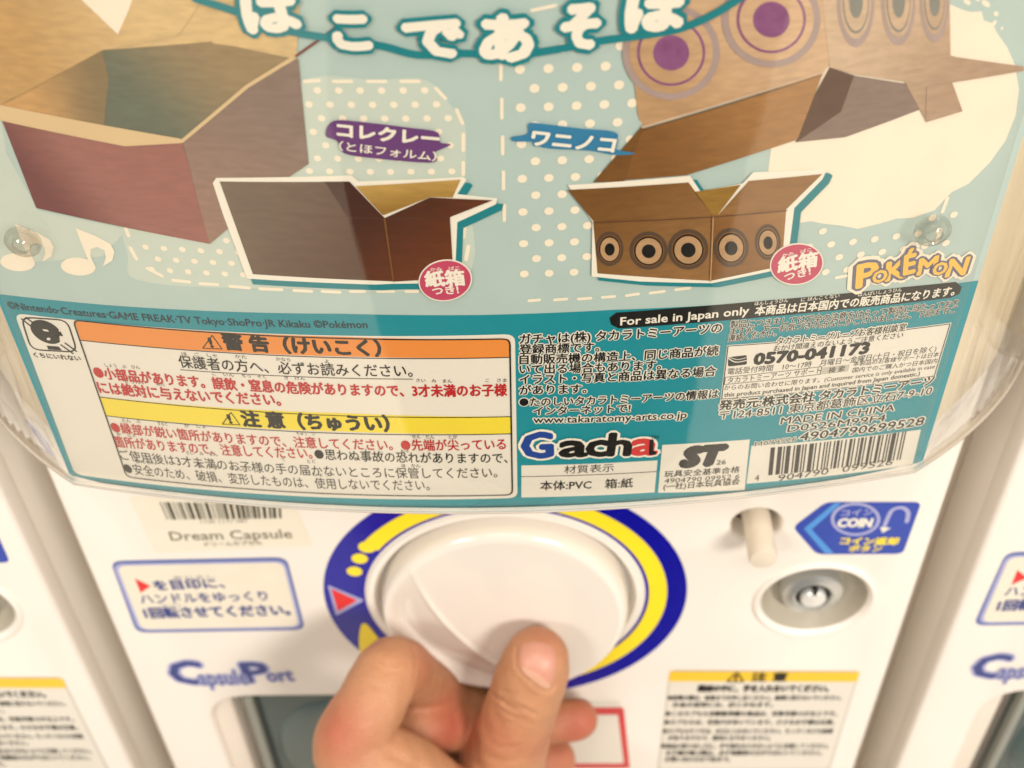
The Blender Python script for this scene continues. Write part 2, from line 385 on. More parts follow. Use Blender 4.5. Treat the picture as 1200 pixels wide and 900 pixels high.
# knob seat and knob
lathe('knob_seat', [(.0560, .0005), (.0555, -.0012), (.0530, -.0012), (.0522, .0005), (.0520, .0035), (.0500, .0038), (.0, .0038)], 0, .001, 'plastic', mach, 96)
def knob():
    V, Fc = [], []; n = 240; zc = .001
    D = 0.0116; NX, NZ = -.82, -.57; CUT = .0222
    rings = []
    prof = [(.0494, .003), (.0496, -.004), (.0494, -.0070), (.0489, -.0090), (.0480, -.0104), (.0469, -.0113), (.0457, -.01165)]
    for r, y in prof: rings.append([(r, y)]*n)
    for k in range(1, 80): rings.append([(.0457*(1-k/80), -.0117)]*n)
    for j, rg in enumerate(rings):
        for i in range(n):
            a = 2*pi*i/n; r, y = rg[i]; x, z = r*cos(a), r*sin(a)
            s = x*NX+z*NZ+.22*((x*NZ-z*NX)**2)/.045     # distance beyond the curved lip of the grip scoop
            f = min(1, max(0, -y/.0117))
            face = f**2
            drop = 0
            if s > CUT-.0008:
                t = s-CUT+.0008; u_ = min(1, max(0, (r-.0395)/.009)); drop = min(.0060, .34*t*t/(t+.0006))*(1-.85*u_*u_*(3-2*u_))
            lip = .0009*math.exp(-((s-CUT+.0010)/.0010)**2)
            dish = .0007*(1-(r/.0457)**2) if r < .0457 else 0
            y2 = y+drop*face+(dish-lip if r < .0458 else 0)*face
            V.append((x, y2*(1-.34*z/.048) if y2 < 0 else y2, z+zc))
    N = len(rings)
    for j in range(N-1):
        for i in range(n):
            k = (i+1) % n; Fc.append((j*n+i, j*n+k, (j+1)*n+k, (j+1)*n+i))
    Fc.append([(N-1)*n+i for i in range(n)])
    return mk('turning_knob', V, Fc, 'knob', mach, smooth=True)
KN = knob()
# ring sticker round the knob
def ring_band(name, r0, r1, a0, a1, m, layer, parent, n=96):
    V, Fc = [], []
    for i in range(n+1):
        a = a0+(a1-a0)*i/n; V += [(r0*cos(a), r0*sin(a)+.0005), (r1*cos(a), r1*sin(a)+.0005)]
    for i in range(n): Fc.append((2*i, 2*i+1, 2*i+3, 2*i+2))
    return wrap(name, PAN, V, Fc, m, layer, parent)
dial = ring_band('dial_sticker', .0568, .0735, 0, 2*pi, 'navy', 0, mach, 160)
A_ = lambda px, py: atan2(PAN.inv(px, py)[1]-.0005, PAN.inv(px, py)[0])
a_start = A_(430, 640)
ring_band('arrow_band', .0583, .0655, a_start, a_start-4.55, 'vyellow', 1, dial, 160)
for p in ((430.5, 640.5, .00355), (421.5, 654, .0032), (415.5, 669, .0031)):
    c = PAN.inv(p[0], p[1]); poly('dot', PAN, circ(c[0], c[1], p[2], 24), 'vyellow', 2, dial, px=False)
blob('arrow_head', PAN, [(424, 731), (430, 731), (437, 739), (449, 754), (470, 778), (455, 790), (430, 775), (422, 762), (421, 744)], 'vyellow', 2, dial)
rpoly('marker_outline', PAN, [(384, 685), (427, 703), (394, 721)], .001, 'lavender', 1, dial)
rpoly('red_marker', PAN, [(388, 689), (419, 703), (396, 716)], .0006, 'vred', 2, dial)

# coin release rod and lock
lathe('rod_sleeve', [(.0100, .0005), (.0100, .010), (.0098, .030), (0, .030)], *ROD, 'dark', mach, 40)
lathe('coin_release_rod', [(.0054, .028), (.0054, -.012), (.0054, -.0155), (.0049, -.0166), (.0030, -.0170), (0, -.0170)], ROD[0]+.0005, ROD[1]+.0005, 'rod', mach, 40)
lk = lathe('lock_recess', [(.0252, .0006), (.0246, -.0010), (.0234, -.0015), (.0222, -.0008), (.0214, .0006)], *LOCK, 'plastic', mach, 72, caps=False)
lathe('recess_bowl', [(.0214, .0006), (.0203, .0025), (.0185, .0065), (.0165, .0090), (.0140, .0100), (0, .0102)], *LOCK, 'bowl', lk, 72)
lathe('lock_ring', [(.0128, .0102), (.0127, .0048), (.0122, .0032), (.0108, .0024), (.0082, .0018), (.0074, .0022), (.0068, .0040)], LOCK[0], LOCK[1]-.0005, 'chrome', lk, 48, caps=False)
lathe('lock_gap', [(.0070, .0034), (0, .0034)], LOCK[0], LOCK[1]-.0005, 'black', lk, 32)
lathe('lock_core', [(.0052, .0034), (.0052, .0012), (.0045, .0004), (0, .0002)], LOCK[0], LOCK[1]-.0010, 'core', lk, 32)
rbox('key_notch', LOCK[0]-.001, LOCK[0]+.001, .0000, .0034, LOCK[1]+.0030, LOCK[1]+.0064, .0003, 'black', lk, 1)

# chute
rbox('chute_back', CH[0]-.004, CH[1]+.004, .0135, .0390, CH[2]-.004, CH[3]+.003, 0, 'dark', mach)
fl = rbox('chute_flap', CH[0]+.016, CH[1]-.004, .0050, .0090, CH[2]+.002, CH[3]-.003, .0012, 'flap', mach)
rbox('flap_rib', CH[0]+.0165, CH[0]+.0205, .0010, .0060, CH[2]+.002, CH[3]-.004, .0008, 'flap2', fl)
rbox('flap_rib', CH[1]-.010, CH[1]-.006, .0010, .0060, CH[2]+.002, CH[3]-.004, .0008, 'flap2', fl)
rbox('chute_cheek', CH[0]-.003, CH[0]+.010, .0030, .0130, CH[2]-.002, CH[3]+.002, .002, 'body', mach)
fx = (CH[0]+CH[1])/2
mk('flap_pocket', *(lambda P, n=28: ([(p[0], .0048, p[1]) for p in P]+[(p[0], .0028, p[1]) for p in [(fx+(q[0]-fx)*.94, q[1]-.002) for q in P]],
   [[i, (i+1) % n, n+(i+1) % n, n+i] for i in range(n)]+[list(range(n, 2*n))]))([(fx+.0455*cos(2*pi*i/28)*(abs(cos(2*pi*i/28))**-.35 if abs(cos(2*pi*i/28)) > .02 else 1), -.128+.045*sin(2*pi*i/28)) for i in range(28)]), 'pocket', fl, angle=40)

# labels on the front panel
G = mach
ins = rpoly('instruction_sticker', PAN, [(129, 657), (336, 652.5), (358, 738), (160, 741.5)], .005, 'labelblue', 0, G)
rpoly('sticker_face', PAN, [(132, 660.5), (334, 656.5), (354, 735), (163, 738.5)], .0045, 'lavender', 1, ins)
rpoly('sticker_face', PAN, [(137, 662.5), (331.5, 658.5), (350.5, 733.5), (166, 737)], .004, 'sticker', 2, ins)
poly('red_arrow', PAN, [(158, 677), (177, 686), (165, 694)], 'vred', 3, ins)
text(PAN, 'を目印に、', (183, 691), (264, 688), 11, 'textblue', 3, ins, bold=.035)
text(PAN, 'めじるし', (204, 678), (252, 677), 3.5, 'textblue', 3, ins)
text(PAN, 'ハンドルをゆっくり', (167, 707), (315, 703), 11, 'textblue', 3, ins, bold=.02)
text(PAN, 'かいてん', (190, 711), (214, 710), 3.5, 'textblue', 3, ins)
text(PAN, '1回転させてください。', (172, 724), (341, 720), 12, 'textblue', 3, ins, bold=.04)
# maker logo
text(PAN, 'C', (206, 801), (243, 800), 25, 'textblue', 1, G, bold=.03, rim=.05, rim_m='lavender', name='brand_logo')
text(PAN, 'apsule', (236, 802), (292, 801), 17, 'textblue', 3, G, bold=.0, rim=.05, rim_m='lavender', name='brand_logo')
text(PAN, 'P', (290, 799), (318, 798), 22, 'textblue', 1, G, bold=.03, rim=.05, rim_m='lavender', name='brand_logo')
text(PAN, 'ort', (315, 798), (345, 797), 14, 'textblue', 3, G, bold=.0, rim=.05, rim_m='lavender', name='brand_logo')
# asset sticker with bar code
ast = rpoly('asset_sticker', PAN, [(150, 582), (340, 578), (368, 640), (182, 648)], .002, 'sticker', 0, G)
def barcode(surf, tl, tr, br, bl, n, m, layer, parent, seed, name='bar'):
    random.seed(seed); x = 0; bars = []
    while x < 1:
        wd = random.choice((1, 1, 2, 3))/n; gp = random.choice((1, 1, 2))/n
        if x+wd <= 1.001: bars.append((x, min(1, x+wd)))
        x += wd+gp
    q = [Vector(surf.inv(*p)) for p in (tl, tr, br, bl)]
    V, Fc = [], []
    for a, b in bars:
        k = len(V)
        for p in (q[0].lerp(q[1], a), q[0].lerp(q[1], b), q[3].lerp(q[2], b), q[3].lerp(q[2], a)): V.append((p.x, p.y))
        Fc.append((k, k+1, k+2, k+3))
    return wrap(name, surf, V, Fc, m, layer, parent)
barcode(PAN, (187, 588), (329, 590), (330, 607), (196, 608.5), 95, 'barblack', 1, ast, 3, 'barcode')
text(PAN, '1100 1177 087', (236, 613), (291, 612), 4, 'textgrey', 1, ast)
text(PAN, 'Dream Capsule', (201, 633), (343, 630), 10, 'textgrey', 1, ast, bold=.01)
text(PAN, 'ドリームカプセル', (241, 640), (308, 638), 5, 'textgrey', 1, ast, bold=.02)
# coin sticker
cs = rpoly('coin_sticker', PAN, [(929, 617.5), (968, 588), (1080, 588), (1058, 649), (957, 649.5)], .003, 'blue', 0, G)
poly('light_chevron', PAN, [(942, 619), (978, 589), (986, 589), (951, 620), (977, 648), (967, 648)], 'lightblue', 1, cs)
poly('coin_ring', PAN, ell(1002.5, 608, 29, 19.5, 40), 'lavender', 1, cs)
poly('coin_face', PAN, ell(1002.5, 608, 25, 16.5, 40), 'blue', 2, cs)
text(PAN, 'コイン', (985, 604), (1022, 603), 7.5, 'lavender', 3, cs, bold=.03)
text(PAN, 'COIN', (981, 616.5), (1020, 616.5), 9.5, 'white', 3, cs, bold=.05)
line('curved_arrow', PAN, smoothpts([(1035, 620), (1040, 607), (1046, 597), (1057, 594.5), (1064, 600), (1062.5, 611)], 5, False), 5, 'lavender', 1, cs)
poly('arrow_tip', PAN, [(1031, 617), (1044, 618), (1034, 624)], 'white', 2, cs)
text(PAN, 'コイン返却', (984, 637.5), (1051, 638), 8, 'vyellow', 1, cs, bold=.05)
text(PAN, 'ボタン', (994, 646), (1032, 646), 7, 'vyellow', 1, cs, bold=.04)
# caution sticker
ca = rpoly('caution_sticker', PAN, [(785, 785), (1008, 786), (972, 903), (770, 903)], .003, 'grey', 0, G)
rpoly('sticker_face', PAN, [(786, 786.5), (1006, 787.5), (970.5, 901), (772, 901)], .003, 'paper', 1, ca)
rpoly('yellow_band', PAN, [(785, 786), (1008, 787), (1003.5, 798.5), (783, 798)], .001, 'labelgold', 2, ca)
text(PAN, '⚠ 注 意', (852, 797.5), (921, 797.5), 9.5, 'kblack', 3, ca, bold=.04)
text(PAN, '機械の中に、手を入れないでください。', (817, 810), (970, 810), 7.5, 'kblack', 2, ca, bold=.05)
R = ['●故障の際は、係員までお申し出ください。無理に回さないでください。', '　お金の返却には、応じかねます。', '●このカプセル自動販売機の商品は、対象年齢15才以上です。', '●カプセルは、空気穴があいています。小さなお子様は注意。',
     '●カプセルやフタは、お口に入れないでください。ちっそくなどの危険', '　がありますので、絶対におやめください。', '●商品の取り出し口に、手や指をはさまないように注意してください。', '　お子様が遊ぶ際は、必ず保護者の方がそばにいてください。', '　お問い合わせは下記まで。']
ys = [820, 828, 838.5, 848.5, 859, 867, 876.5, 884.5, 892]
we = [985, 905, 980, 977, 975, 902, 970, 962, 855]
for s, y, xe in zip(R, ys, we):
    x0 = 784-(y-800)*.14
    text(PAN, s, (x0+(8 if s[0] == '　' else 1), y), (xe, y), 5.5, 'kblack', 2, ca, bold=.03)
# red framed code sticker; its square code is left blank
qs = rpoly('code_sticker', PAN, [(618, 821), (727, 821), (742, 912), (612, 912)], .002, 'paper', 0, G)
rpoly('red_frame', PAN, [(622, 829), (731, 828.5), (738, 900), (616, 900)], .002, 'qrred', 1, qs)
rpoly('blank_square', PAN, [(629, 837), (724, 837), (731, 894), (623, 894)], .001, 'paper', 2, qs)

# window: ivory tray behind the card, clear shell in front
def plan(off, xe, ye, r):
    """plan of the bowed front from left to right, offset outwards, with rounded corners ending at y = ye"""
    pts = []
    for i in range(-40, 41):
        x = i/40*(xe-.004); pts.append((x, CARD.y(x)-off))
    L = [(-xe, ye)]+[p for p in pts]+[(xe, ye)]
    out = [(-xe, ye)]; xa = r
    for sg in (-1, 1):
        a_, b_, c_ = Vector((sg*xa, CARD.y(sg*xa)-off)), Vector((sg*(xe-.0145), -.0290-off+.0042)), Vector((sg*xe, -.0030))
        arc = [(lambda t: tuple(a_*(1-t)**2+b_*2*t*(1-t)+c_*t*t))(k/14) for k in range(15)]
        if sg < 0: out += arc[::-1]+[p for p in pts if abs(p[0]) < xa-.001]
        else: out += arc
    out.append((xe, ye)); return out
def shell(name, P, z0, z1, m, parent, thick=0, ledge=None, round_z=.003):
    V, Fc = [], []; n = len(P)
    zs = [(z0, .0018), (z0+.0006, .0007), (z0+.0018, 0)]+[(z0+.0018+(z1-z0-.0018)*k/12, 0) for k in range(1, 13)]
    def nrm(i):
        a, b = Vector(P[max(0, i-1)]), Vector(P[min(n-1, i+1)]); d = (b-a).normalized(); return Vector((d.y, -d.x))
    for z, ins_ in zs:
        for i, p in enumerate(P):
            q = Vector(p)-nrm(i)*ins_; V.append((q.x, q.y, z))
    k = len(zs)
    if thick:
        for z in (z1, z0):
            for i, p in enumerate(P):
                q = Vector(p)-nrm(i)*thick; V.append((q.x, q.y, z))
        k += 2
    for j in range(k-1):
        for i in range(n-1): Fc.append((j*n+i, j*n+i+1, (j+1)*n+i+1, (j+1)*n+i))
    if thick:
        for i in range(n-1): Fc.append(((k-1)*n+i, (k-1)*n+i+1, i+1, i))
    else:
        Fc.append([i for i in range(n)][::-1])
    return mk(name, V, Fc, m, parent, angle=40)
ZB = (lambda d: (CAMP+d*((-.0640-CAMP.y)/d.y)).z)(ray(600, 600.5))
shell('window_tray', plan(-.0022, .1640, -.0005, .124), ZB+.0016, .41, 'tub', mach)
shell('clear_window', plan(.0040, .1735, -.0010, .128), ZB, .41, 'clear', mach, thick=.0026)
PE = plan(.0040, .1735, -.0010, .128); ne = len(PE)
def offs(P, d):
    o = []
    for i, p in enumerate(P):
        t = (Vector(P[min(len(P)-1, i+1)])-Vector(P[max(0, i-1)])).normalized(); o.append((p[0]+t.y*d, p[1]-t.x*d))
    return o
mk('window_edge_highlight', [(a, b, ZB-.0004) for a, b in offs(PE, .0002)]+[(a, b, ZB+.0004) for a, b in offs(PE, .0003)]+[(a, b, ZB-.0004) for a, b in offs(PE, -.0022)],
   [(i, i+1, ne+i+1, ne+i) for i in range(ne-1)]+[(2*ne+i, 2*ne+i+1, i+1, i) for i in range(ne-1)], 'edge_glint', mach, smooth=True)  # pale strip added on the lower rim, a highlight painted as a solid
rbox('top_cap', -.170, .170, -.066, .05, .4105, .432, .006, 'plastic', mach)
for px, py in ((33, 270), (1088, 257)):
    a, b = CARD.inv(px, py); y = CARD.y(a)
    lathe('clear_rivet', [(.0046, y-.0042), (.0045, y-.0052), (.0038, y-.0056), (.0034, y-.0050), (.0024, y-.0052), (.0022, y-.0066), (.0017, y-.0070), (0, y-.0070)], a, b, 'clear2', mach, 32)

# ================================================================ DISPLAY CARD
card = empty('display_card', (0, 0, 0), 'bowed teal picture card with Japanese warning text behind the clear window', 'display card')
XL = (CARD.inv(77, 555)[0]+CARD.inv(0, 345)[0])/2; XR = (CARD.inv(1145, 330)[0]+CARD.inv(1082, 541)[0])/2
bot = [(79, 556), (167, 577), (300, 591.5), (450, 595.5), (600, 595.5), (800, 583.5), (933, 571), (1081, 541)]
botz = [CARD.inv(*p) for p in bot]
ZT = .395
sheet_pts = [(XL, ZT)]+[(XL, botz[0][1])]+[b for b in botz[1:-1]]+[(XR, botz[-1][1]), (XR, ZT)]
poly('card_sheet', CARD, sheet_pts, 'sky', -1, card, px=False)
topl = [(133, 358), (400, 367.5), (560, 369), (717, 363), (900, 353)]
tz = [CARD.inv(*p) for p in topl]
poly('teal_band', CARD, [(XL, CARD.inv(2, 345)[1])]+tz+[(XR, CARD.inv(1144, 329)[1]), (XR, botz[-1][1])]+botz[1:-1][::-1]+[(XL, botz[0][1])], 'teal', 0, card, px=False)
L = 1
# pale splash and mist shapes
poly('pale_patch', CARD, smoothpts([(352, 96), (440, 93), (500, 94), (532, 128), (546, 150), (545, 210), (540, 330), (330, 338), (170, 330), (150, 300), (160, 240), (340, 180)]), 'mist', 0, card)
poly('pale_patch', CARD, [(0, 130), (8, 180), (45, 246), (150, 268), (120, 300), (0, 310), (-20, 200)], 'mist', 0, card)
spl = [(930, -20), (1113, 5), (1130, 12), (1138, 14), (1150, 13), (1153, 24), (1163, 27), (1168, 38), (1180, 55), (1189, 75), (1194, 105), (1190, 135), (1178, 165), (1160, 190), (1135, 215), (1115, 225),
       (1095, 246), (1070, 255), (1050, 256), (1030, 262), (1005, 268), (985, 264), (965, 262), (950, 259), (930, 262), (915, 250), (900, 200)]
poly('white_splash', CARD, spl, 'ivory', 0, card)
for p in ((1133, 2, 5, 3), (1145, -2, 4, 3), (1155, 4, 6, 3.2), (1167, 16, 3, 3), (1165, 27, 2.2, 4), (1174, 33, 1.5, 2.2)): poly('white_drop', CARD, ell(p[0], p[1], p[2], p[3], 10, .6), 'ivory', 0, card)
# halftone dots
def inside(x, y, P):
    c = False
    for i in range(len(P)):
        x1, y1 = P[i]; x2, y2 = P[i-1]
        if (y1 > y) != (y2 > y) and x < (x2-x1)*(y-y1)/(y2-y1)+x1: c = not c
    return c
def dots(region, dx, dz, r, m, slope=0.0):
    V, Fc = [], []
    Q = [CARD.inv(*p) for p in region]
    xs = [q[0] for q in Q]; zs = [q[1] for q in Q]; j = 0; z = min(zs)
    while z < max(zs):
        x = min(xs)+(dx/2 if j % 2 else 0)
        while x < max(xs):
            if inside(x, z, Q):
                k = len(V); V += [(x+r*cos(2*pi*i/9), z+r*sin(2*pi*i/9)+slope*x) for i in range(9)]; Fc.append(list(range(k, k+9)))
            x += dx
        z += dz; j += 1
    if V: wrap('dot_pattern', CARD, V, Fc, m, L, card, kind='stuff')
dots([(345, 100), (505, 100), (535, 135), (542, 200), (540, 335), (300, 335), (170, 322), (160, 275), (245, 290), (362, 190)], .00475, .0036, .00088, 'ivory')
dots([(598, 68), (620, 30), (740, 45), (760, 140), (700, 220), (690, 260), (690, 335), (600, 330)], .0062, .0048, .00118, 'ivory')
dots([(940, 262), (1000, 272), (1060, 262), (1128, 232), (1120, 290), (1080, 310), (1000, 330), (940, 330)], .0056, .0045, .00105, 'ivory')
# dashes
def dash(p, q, wd=5): line('dash', CARD, [p, q], wd, 'ivory', L, card)
for p, q in (((587, 72), (587, 93)), ((588, 116), (588, 138)), ((589, 160), (589, 180)), ((590, 201), (590, 221)), ((591, 240), (591, 258)), ((357, 95), (374, 94)), ((391, 95), (412, 95)), ((431, 95), (452, 95)), ((470, 95), (491, 95)),
             ((511, 103), (522, 115)), ((535, 128), (542, 144)), ((543, 157), (543, 176)), ((543, 190), (543, 204)), ((148, 268), (151, 276)), ((153, 290), (160, 303)), ((173, 314), (190, 323)),
             ((203, 328), (222, 330)), ((235, 332), (255, 333)), ((270, 335), (292, 337)), ((305, 338), (330, 339)), ((345, 340), (365, 341)), ((378, 341), (398, 342)), ((411, 341), (427, 341)), ((443, 341), (461, 341)), ((476, 341), (489, 341)),
             ((545, 262), (543, 278)), ((549, 288), (546, 304)), ((623, 12), (651, 6)), ((620, 352), (632, 351)), ((650, 351), (664, 350)), ((678, 350), (692, 349)), ((706, 348), (720, 347)), ((734, 346), (748, 344)), ((762, 343), (778, 341)),
             ((792, 339), (808, 337)), ((980, 325), (996, 322)), ((1110, 232), (1104, 248)), ((1101, 270), (1097, 284))):
    dash(p, q, 4.6 if p[0] < 580 else 4.4)
# music notes
def note(dx, dy):
    f = lambda P: [(x/5.625+dx, y/5.625+200+dy) for x, y in P]
    poly('note_head', CARD, ell(92+dx, 312+dy, 20.5, 10.5, 24, .08), 'ivory', L, card)
    poly('note_flag', CARD, f([(500, 375), (640, 430), (730, 480), (757, 530), (742, 590), (680, 627), (700, 570), (690, 520), (640, 500), (600, 515), (600, 560), (636, 640), (600, 625), (540, 480)]), 'ivory', L+1, card)
note(0, 0); note(-71, -5)
# large opened box, upper left
pic = empty('box_picture', (0, 0, 0), '', ''); del pic['label']; del pic['category']; pic.parent = card
def P_(pts, m, l, par=None, nm='box_face'): return poly(nm, CARD, pts, m, l, par or pic)
P_([(-30, -20), (352, -20), (348, 68), (345, 70), (215, 163), (0, 125), (-30, 118)], 'tan2', L+1, nm='box_flap')
P_([(0, 122), (28, 111), (120, 58), (248, 48), (345, 68), (290, 100), (215, 163), (150, 153)], 'olive', L+2, nm='box_inside')
P_([(0, 122), (28, 111), (120, 58), (128, 90), (122, 150)], 'tan', L+3, nm='box_inside')
P_([(-30, -20), (-30, 118), (0, 122), (120, 58), (210, 40), (250, -20)], 'tan2', L+4, nm='box_flap')
P_([(245, 40), (352, -20), (348, 66), (342, 62), (250, 50)], 'tan2', L+3, nm='box_flap')
P_([(93, -5), (157, -5), (152, 10), (139, 39)], 'ivory', L+5, nm='pale_gap')
P_([(2, 138), (145, 169), (214, 165), (246, 285), (43, 243)], 'maroon', L+2)
P_([(214, 163), (290, 98), (350, 68), (362, 191), (340, 206), (246, 285)], 'mauve', L+3)
P_([(-2, 121), (212, 161), (216, 166), (147, 170), (2, 140), (-8, 136)], 'edge', L+5, nm='box_rim')
line('box_rim', CARD, [(214, 164), (290, 100), (345, 66)], 4, 'edge', L+5, pic)
line('box_rim', CARD, [(345, 66), (375, 45), (402, 25)], 3, 'darkred', L+5, pic)
# cut-out picture of the brown box
w1 = [(254, 207), (412, 204), (420, 211), (543, 206), (547, 209), (536, 226), (583, 231), (581, 238), (536, 259), (533, 330), (462, 331), (440, 332), (290, 325), (262, 250), (250, 213)]
poly('box_cutout_shadow', CARD, [(x+7, y+7) for x, y in w1], 'teal2', L+4, pic)
poly('box_cutout_border', CARD, w1, 'white', L+5, pic)
B1 = lambda x, y: (240+x/3.333, 190+y/3.333)
P_([B1(60, 70), B1(565, 70), B1(703, 212), B1(738, 460), B1(190, 432)], 'brown2', L+6)  # window's pale reflection painted into this side of the face
P_([B1(470, 70), B1(567, 70), B1(703, 212), B1(738, 460), B1(620, 450), B1(560, 210)], 'brown', L+7)  # rest of the same face, without the painted reflection
P_([B1(590, 88), B1(1000, 62), B1(968, 132), B1(880, 130), B1(703, 200), B1(695, 200)], 'mustard', L+7, nm='box_inside')
P_([B1(703, 212), B1(880, 131), B1(1125, 142), B1(958, 208), B1(972, 445), B1(738, 460)], 'brown', L+8)
line('box_crease', CARD, [B1(703, 212), B1(738, 458)], 1.8, 'kraft', L+9, pic)
line('box_crease', CARD, [B1(300, 200), B1(700, 212), B1(955, 206)], 1, 'brown2', L+9, pic)
# kraft box with ring prints, lower
B2 = lambda x, y: (560+x/2.857, 180+y/2.857)
w2 = [(665, 215), (808, 204), (820, 222), (870, 213), (882, 200), (962, 196), (967, 199), (963, 208), (930, 242), (921, 312), (834, 330), (750, 328), (693, 322), (694, 258)]
poly('box_cutout_shadow', CARD, [(x+8, y+5) for x, y in w2], 'teal2', L+6, pic)
poly('box_cutout_border', CARD, w2, 'white', L+7, pic)
P_([B2(385, 222), B2(775, 200), B2(778, 420), B2(400, 395)], 'kraft2', L+8)
P_([B2(775, 200), B2(1030, 180), B2(1015, 370), B2(778, 420)], 'kraft', L+8)
P_([B2(300, 115), B2(703, 90), B2(785, 200), B2(388, 222)], 'kraft2', L+9, nm='box_flap')
P_([B2(720, 122), B2(878, 98), B2(800, 200), B2(785, 200)], 'mustard', L+9, nm='box_inside')
P_([B2(905, 85), B2(1150, 62), B2(1030, 180), B2(800, 202)], 'kraft2', L+9, nm='box_flap')
for x, y, r, sx in ((440, 312, 58, .8), (570, 318, 64, 1), (702, 314, 68, 1), (845, 308, 66, .9), (968, 290, 60, .72)):
    c = B2(x, y)
    for rr, mm, l in ((r, 'ringdark', 9), (r*.82, 'kraft', 10), (r*.76, 'kblack', 11), (r*.68, 'kraftlight', 12), (r*.36, 'kblack', 13)):
        poly('ring_print', CARD, ell(c[0], c[1], rr*sx/2.857, rr/2.857, 28), mm, L+l, pic)
line('box_crease', CARD, [B2(388, 222), B2(785, 203), B2(1030, 182)], 1.2, 'brown2', L+14, pic)
line('box_crease', CARD, [B2(785, 202), B2(776, 418)], 1.6, 'kraftlight', L+14, pic)
# big tilted kraft box, upper right
B3 = lambda x, y: (700+x/4, y/4)
P_([B3(120, -60), B3(960, -60), B3(1090, -60), B3(1085, 300), B3(1055, 345), B3(215, 590), B3(190, 540)], 'kraftlight', L+2)
P_([B3(1045, -60), (1112, -15), (1113, 64), (1120, 66), (1199, 77), (1199, 82), (1115, 96), (1127, 129), (1085, 142), (1060, 95), (1000, 86), (972, 78)], 'kraftpale', L+3)
P_([B3(215, 600), B3(1052, 345), B3(935, 650), B3(420, 815), B3(120, 840)], 'kraft', L+4, nm='box_flap')
P_([B3(205, 590), B3(225, 600), B3(125, 845), B3(-20, 850), B3(40, 780)], 'kraft2', L+4, nm='box_flap')
P_([(972, 78), (1002, 88), (1080, 100), (1092, 122), (1040, 142), (990, 160), (932, 166), (952, 115)], 'mauve', L+2, nm='box_inside')
P_([(972, 78), (1000, 88), (985, 130), (932, 166), (952, 115)], 'brown2', L+3, nm='box_inside')
P_([(1085, 100), (1115, 96), (1127, 129), (1084, 142)], 'kraftpale', L+5, nm='box_flap')
line('box_crease', CARD, [B3(210, 590), B3(1055, 330)], 3.2, 'kraftpale', L+5, pic)
line('box_crease', CARD, [B3(215, 601), B3(1052, 345)], 1.2, 'kraft2', L+6, pic)
def clip_ell(cx, cy, rx, ry, rot=0): return [p for p in ell(cx, cy, rx, ry, 40, rot)]
for (cx, cy, rx) in ((786, 60, 57), (903, 21, 58)):
    for k, mm in ((1.0, 'ringgrey'), (.86, 'kraftlight'), (.70, 'ringpurple'), (.645, 'kraftlight'), (.37, 'ringpurple')):
        l = {1.0: 4, .86: 5, .70: 6, .645: 7, .37: 8}[k]
        poly('ring_print', CARD, clip_ell(cx, cy, rx*k, rx*k*.98), mm, L+l, pic)
for (cx, cy, rx, ry) in ((1002, 0, 22, 54), (1052, 0, 20, 52), (1094, 0, 17, 48)):
    for k, mm in ((1.0, 'ringgrey'), (.82, 'kraftpale'), (.70, 'ringdark'), (.64, 'kraftpale'), (.36, 'ringdark')):
        l = {1.0: 4, .82: 5, .70: 6, .64: 7, .36: 8}[k]
        poly('ring_print', CARD, clip_ell(cx, cy, rx*k, ry*k), mm if mm != 'ringdark' else 'grime', L+l, pic)
# name tags
tg = blob('name_tag', CARD, [(382, 157), (392, 140), (430, 142), (480, 148), (512, 153), (516, 165), (528, 168), (508, 178), (512, 186), (498, 189), (440, 184), (404, 178), (396, 164)], 'purple', L+6, card)
text(CARD, 'コレクレー', (396, 158), (514, 169), 16, 'white', L+8, tg, bold=.05)
text(CARD, '（とほフォルム）', (398, 174), (511, 187), 10.5, 'white', L+8, tg, bold=.02)
tg = blob('name_tag', CARD, [(600, 159), (618, 155), (620, 143), (640, 144), (680, 149), (722, 154), (720, 172), (744, 178), (720, 180), (690, 175), (640, 172), (625, 165), (602, 164)], 'azure', L+6, card)
text(CARD, 'ワニノコ', (622, 168), (718, 177), 18, 'white', L+8, tg, bold=.045, rim=.06, rim_m='azure')
# title
tt = line('title_ribbon', CARD, smoothpts([(230, -4), (280, 12), (340, 34), (400, 44), (450, 52), (490, 62), (540, 60), (600, 62), (650, 56), (700, 46), (760, 38), (800, 30), (840, 12), (880, -14)], 4, False), 10, 'teal2', L+10, card)
for ch, x0, x1, yb, hh, dy in (('は', 293, 353, 36, 50, -5), ('こ', 395, 435, 56, 44, 2), ('で', 478, 543, 66, 46, -6), ('あ', 565, 621, 68, 52, 4), ('そ', 660, 699, 55, 52, -5), ('ぼ', 734, 800, 34, 56, -5)):
    text(CARD, ch, (x0, yb), (x1, yb+dy*.3), hh, 'white', L+11, tt, bold=.065, rim=.095, rim_m='teal2')
# pink badges
for cx, cy, ru in ((522, 326, 0), (932.5, 307, -.35)):
    bd = poly('badge_border', CARD, ell(cx, cy, 31.5, 24.5, 36, -.15), 'white', L+10, card)
    poly('badge_face', CARD, ell(cx, cy, 30, 23, 36, -.15), 'pink', L+11, bd)
    k = ru*8
    text(CARD, '紙箱', (cx-22, cy+7-k), (cx+23, cy+5+k), 17, 'white', L+12, bd, bold=.04)
    text(CARD, 'つき!', (cx-14, cy+17-k), (cx+16, cy+15+k), 9.5, 'white', L+12, bd, bold=.03)
    text(CARD, 'かみ　ばこ', (cx-17, cy-11-k), (cx+17, cy-13+k), 4, 'white', L+12, bd, bold=.02)
